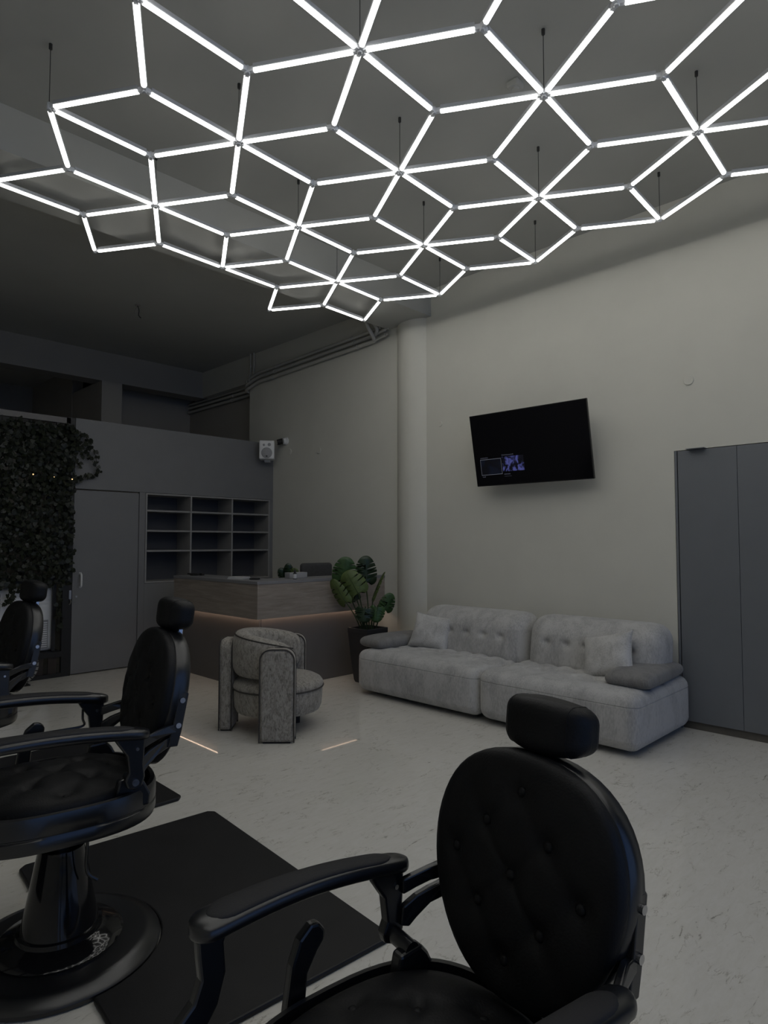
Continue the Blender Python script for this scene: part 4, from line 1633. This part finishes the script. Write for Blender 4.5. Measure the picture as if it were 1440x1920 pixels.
    # arms
    for s in (-1, 1):
        nsec, m_ = 30, 16
        for nm, ma, y_a, y_b, wsc, hsc, dz in (('armrest', 'black_satin', 0.222, -0.350, 1.0, 1.0, 0.0), ('arm_pad', 'pad_black', 0.17, -0.315, 0.80, 0.50, 0.0145)):
            v = []
            f = []
            for i in range(nsec + 1):
                t_ = i / nsec
                y = y_a + (y_b - y_a) * (0.5 - 0.5 * math.cos(PI * t_))
                q = (0.222 - y) / 0.572
                e = min(abs(y - y_a), abs(y - y_b)) / (0.045 if nm == 'armrest' else 0.05)
                kk = 1.0 if e >= 1 else math.sqrt(max(0.0, 1 - (1 - e) ** 2))
                kk = max(kk, 0.03)
                hw = (0.034 + 0.018 * q ** 1.5) * wsc * kk
                hh = 0.021 * hsc * (0.5 + 0.5 * kk)
                zc = 0.828 + 0.030 * q + 0.018 * math.sin(PI * q) + dz
                xc = s * (0.310 + 0.012 * math.sin(PI * q))
                for k in range(m_):
                    b = 2 * PI * k / m_
                    c, s2 = math.cos(b), math.sin(b)
                    v.append((xc + hw * math.copysign(abs(c) ** 0.75, c), y, zc + hh * math.copysign(abs(s2) ** 0.75, s2)))
            for i in range(nsec):
                for k in range(m_):
                    k2 = (k + 1) % m_
                    f.append((i * m_ + k, i * m_ + k2, (i + 1) * m_ + k2, (i + 1) * m_ + k))
            f.append(list(range(m_))[::-1])
            f.append([nsec * m_ + k for k in range(m_)])
            up.append(MB().add(v, f).build(nm, ma, r, angle=60))
        rp_ = [(.205, .835), (.095, .838), (.112, .808), (.142, .765), (.150, .705), (.138, .68), (.146, .655), (.170, .645), (.196, .655), (.205, .685), (.200, .73), (.203, .78)]
        fp_ = [(-.262, .868), (-.330, .868), (-.338, .835), (-.335, .80), (-.330, .76), (-.345, .72), (-.378, .69), (-.390, .66), (-.37, .635), (-.33, .645), (-.292, .70), (-.275, .76), (-.280, .82)]
        xs = s * 0.312
        a = MB().prism(rp_, xs - 0.014, xs + 0.014, 'x').build('rear_post', 'black_satin', r, smooth=False, bevel=0.006)
        b = MB().prism(fp_, xs - 0.014, xs + 0.014, 'x').build('front_post', 'black_satin', r, smooth=False, bevel=0.006)
        up += [a, b]
        bolt = lambda y, z, xx, rr, par: MB().tube([(xx, y, z), (xx + s * 0.006, y, z)], rr, 12).build('bolt', 'chrome', par)
        bolt(.176, .785, xs + s * 0.0135, 0.006, a)
        bolt(.172, .672, xs + s * 0.0135, 0.012, a)
        bolt(-.312, .838, xs + s * 0.0135, 0.006, b)
        bolt(-.36, .665, xs + s * 0.0135, 0.012, b)
        for (bb, par) in ((a, a), (b, b)):
            pass
        # inner bolts face the seat on both sides
        MB().tube([(xs - s * 0.0135, .176, .785), (xs - s * 0.0195, .176, .785)], 0.006, 12).build('bolt', 'chrome', a)
        MB().tube([(xs - s * 0.0135, .172, .672), (xs - s * 0.0195, .172, .672)], 0.012, 12).build('bolt', 'chrome', a)
        MB().tube([(xs - s * 0.0135, -.312, .838), (xs - s * 0.0195, -.312, .838)], 0.006, 12).build('bolt', 'chrome', b)
        # lugs that carry the posts on the apron
        lg = MB().prism([(.135, .665), (.20, .67), (.222, .645), (.245, .60), (.24, .56), (.11, .56)], s * 0.225, s * 0.262, 'x')
        up.append(lg.build('rear_lug', 'black_satin', r, smooth=False, bevel=0.008))
        lg = MB().prism([(-.375, .655), (-.345, .675), (-.28, .64), (-.22, .56), (-.27, .55), (-.33, .58)], s * 0.215, s * 0.250, 'x')
        up.append(lg.build('front_lug', 'black_satin', r, smooth=False, bevel=0.008))
        up.append(MB().tube([(s * 0.23, .172, .664), (s * 0.325, .172, .672)], 0.020, 16).build('pivot', 'black_satin', r))
        up.append(MB().tube([(s * 0.22, -.345, .66), (s * 0.325, -.36, .665)], 0.016, 16).build('pivot', 'black_satin', r))

        def warp(q):
            k_ = max(0.0, min(1.0, (q[1] - 0.18) / 0.12))
            return (q[0] - s * 0.042 * k_, q[1], q[2])
        br = MB()
        ub = [(.19, .765), (.19, .802), (.225, .812), (.26, .822), (.30, .828), (.335, .83), (.335, .798), (.30, .795), (.26, .788), (.225, .778)]
        lb = [(.185, .69), (.19, .735), (.225, .758), (.26, .772), (.30, .782), (.335, .79), (.335, .755), (.30, .748), (.26, .733), (.225, .705), (.205, .685)]
        pl = [(.300, .750), (.338, .748), (.352, .80), (.378, .935), (.370, .945), (.342, .945), (.318, .82)]
        for q in (ub, lb, pl):
            br.prism(q, s * 0.296 - 0.009, s * 0.296 + 0.009, 'x', warp=warp)
        brk = br.build('back_bracket', 'black_satin', r, smooth=False, bevel=0.004)
        up.append(brk)
        for (y, z) in ((.352, .915), (.338, .825)):
            MB().tube([(s * (0.254 + 0.008), y, z), (s * (0.254 + 0.016), y, z)], 0.010, 12).build('bolt', 'chrome', brk)
        for (y, z) in ((.345, .915), (.33, .83)):
            MB().tube([(s * 0.252, y, z), (s * 0.20, y - 0.004, z)], 0.010, 10).build('spacer', 'black_satin', brk)
    # recline lever
    lv_ = [(-.125, .58), (-.072, .58), (-.065, .66), (-.040, .70), (-.020, .722), (-.018, .742), (-.034, .762), (-.058, .765), (-.088, .74), (-.108, .69)]
    up.append(MB().prism(lv_, -0.345, -0.318, 'x').build('recline_lever', 'black_satin', r, smooth=False, bevel=0.007))
    # towel bar under the right arm
    tb = MB().tube(smooth_path([(-0.30, .12, .80), (-0.30, .12, .76), (-0.285, .12, .735), (-0.285, .05, .73), (-0.285, -.15, .73), (-0.285, -.20, .735), (-0.30, -.20, .76), (-0.30, -.20, .83)], 5), 0.005, 8)
    up.append(tb.build('towel_bar', 'black_satin', r))
    # footrest ahead of the seat
    fr = MB()
    for s in (-1, 1):
        fr.tube(smooth_path([(s * 0.12, -.33, .54), (s * 0.12, -.46, .46), (s * 0.12, -.56, .30)], 5), 0.016, 10)
    up.append(fr.build('footrest_arm', 'black_satin', r))
    up.append(MB().rbox(0.19, 0.012, 0.11, 0.011, 4, mtx=T(0, -.585, .25) @ Matrix.Rotation(-0.5, 4, 'X')).build('footrest_plate', 'black_satin', r))
    return r, up


chair, upp = make_chair()
upn = [o.name for o in upp]
MZ = 0.0


def set_chair(root, parts, label, x, y, rz, dz):
    root['label'] = label
    root['group'] = 'barber chairs in a row'
    root.location = (x, y, MZ)
    root.rotation_euler = (0, 0, rz)
    for p_ in parts:
        p_.location = (p_.location.x, p_.location.y, dz)


def copy_chair():
    r = chair.copy()
    C.objects.link(r)
    parts = []
    for ch in children_of(chair):
        c = ch.copy()
        C.objects.link(c)
        c.parent = r
        if ch.name in upn:
            parts.append(c)
        for g_ in children_of(ch):
            d = g_.copy()
            C.objects.link(d)
            d.parent = c
    return r, parts


c2, u2 = copy_chair()
c3, u3 = copy_chair()
for r_, ps in ((chair, upp), (c3, u3)):
    for o in list(ps):
        if o.name.startswith('towel_bar'):
            ps.remove(o)
            bpy.data.objects.remove(o)
set_chair(chair, upp, 'black tufted barber chair nearest the viewer, lowered, at the bottom right', -0.859, 0.978, -0.126, -0.145)
set_chair(c2, u2, 'black tufted barber chair second from the viewer, on the mat at left', -2.541, 0.882, -0.166, 0.0)
set_chair(c3, u3, 'black tufted barber chair farthest away, cut by the left edge by the ivy', -4.203, 0.859, 0.0, 0.0)

# anti-fatigue mats with a round cut-out for the chair base


def floor_mat(label, cx, cy, rz, bx, by):
    t = thing('floor_mat', label, 'mat', (cx, cy, 0), rz, 'anti-fatigue mats behind the barber chairs')
    hw, hd = 0.755, 0.48
    # the cut-out follows the base disc
    dx, dy = bx - cx, by - cy
    lx = math.cos(-rz) * dx - math.sin(-rz) * dy
    ly = math.sin(-rz) * dx + math.cos(-rz) * dy
    rc = 0.353
    h_ = -hd - ly
    half = math.sqrt(max(0.001, rc * rc - h_ * h_))
    a0 = math.atan2(h_, -half)
    a1 = math.atan2(h_, half)
    if a0 < 0:
        a0 += 2 * PI
    arc = []
    for k in range(25):
        a = a0 + (a1 - a0) * k / 24
        arc.append((lx + rc * math.cos(a), ly + rc * math.sin(a)))
    cr_ = 0.03
    poly_ = [(-hw, hd - cr_), (-hw, -hd + cr_), (-hw + cr_, -hd)] + arc + [(hw - cr_, -hd), (hw, -hd + cr_), (hw, hd - cr_), (hw - cr_, hd), (-hw + cr_, hd)]
    MB().prism(poly_, 0.0, 0.02, 'z').build('slab', 'rubber_mat', t, smooth=False, bevel=0.007)
    return t


floor_mat('black rubber mat under the second barber chair, the widest seen', -2.51, 1.375, R(-4.5), -2.541, 0.882)
floor_mat('black rubber mat behind the nearest barber chair', -0.80, 1.29, R(-4), -0.859, 0.978)
floor_mat('black rubber mat of the farthest barber chair, one corner showing', -4.27, 1.42, R(-1), -4.203, 0.859)
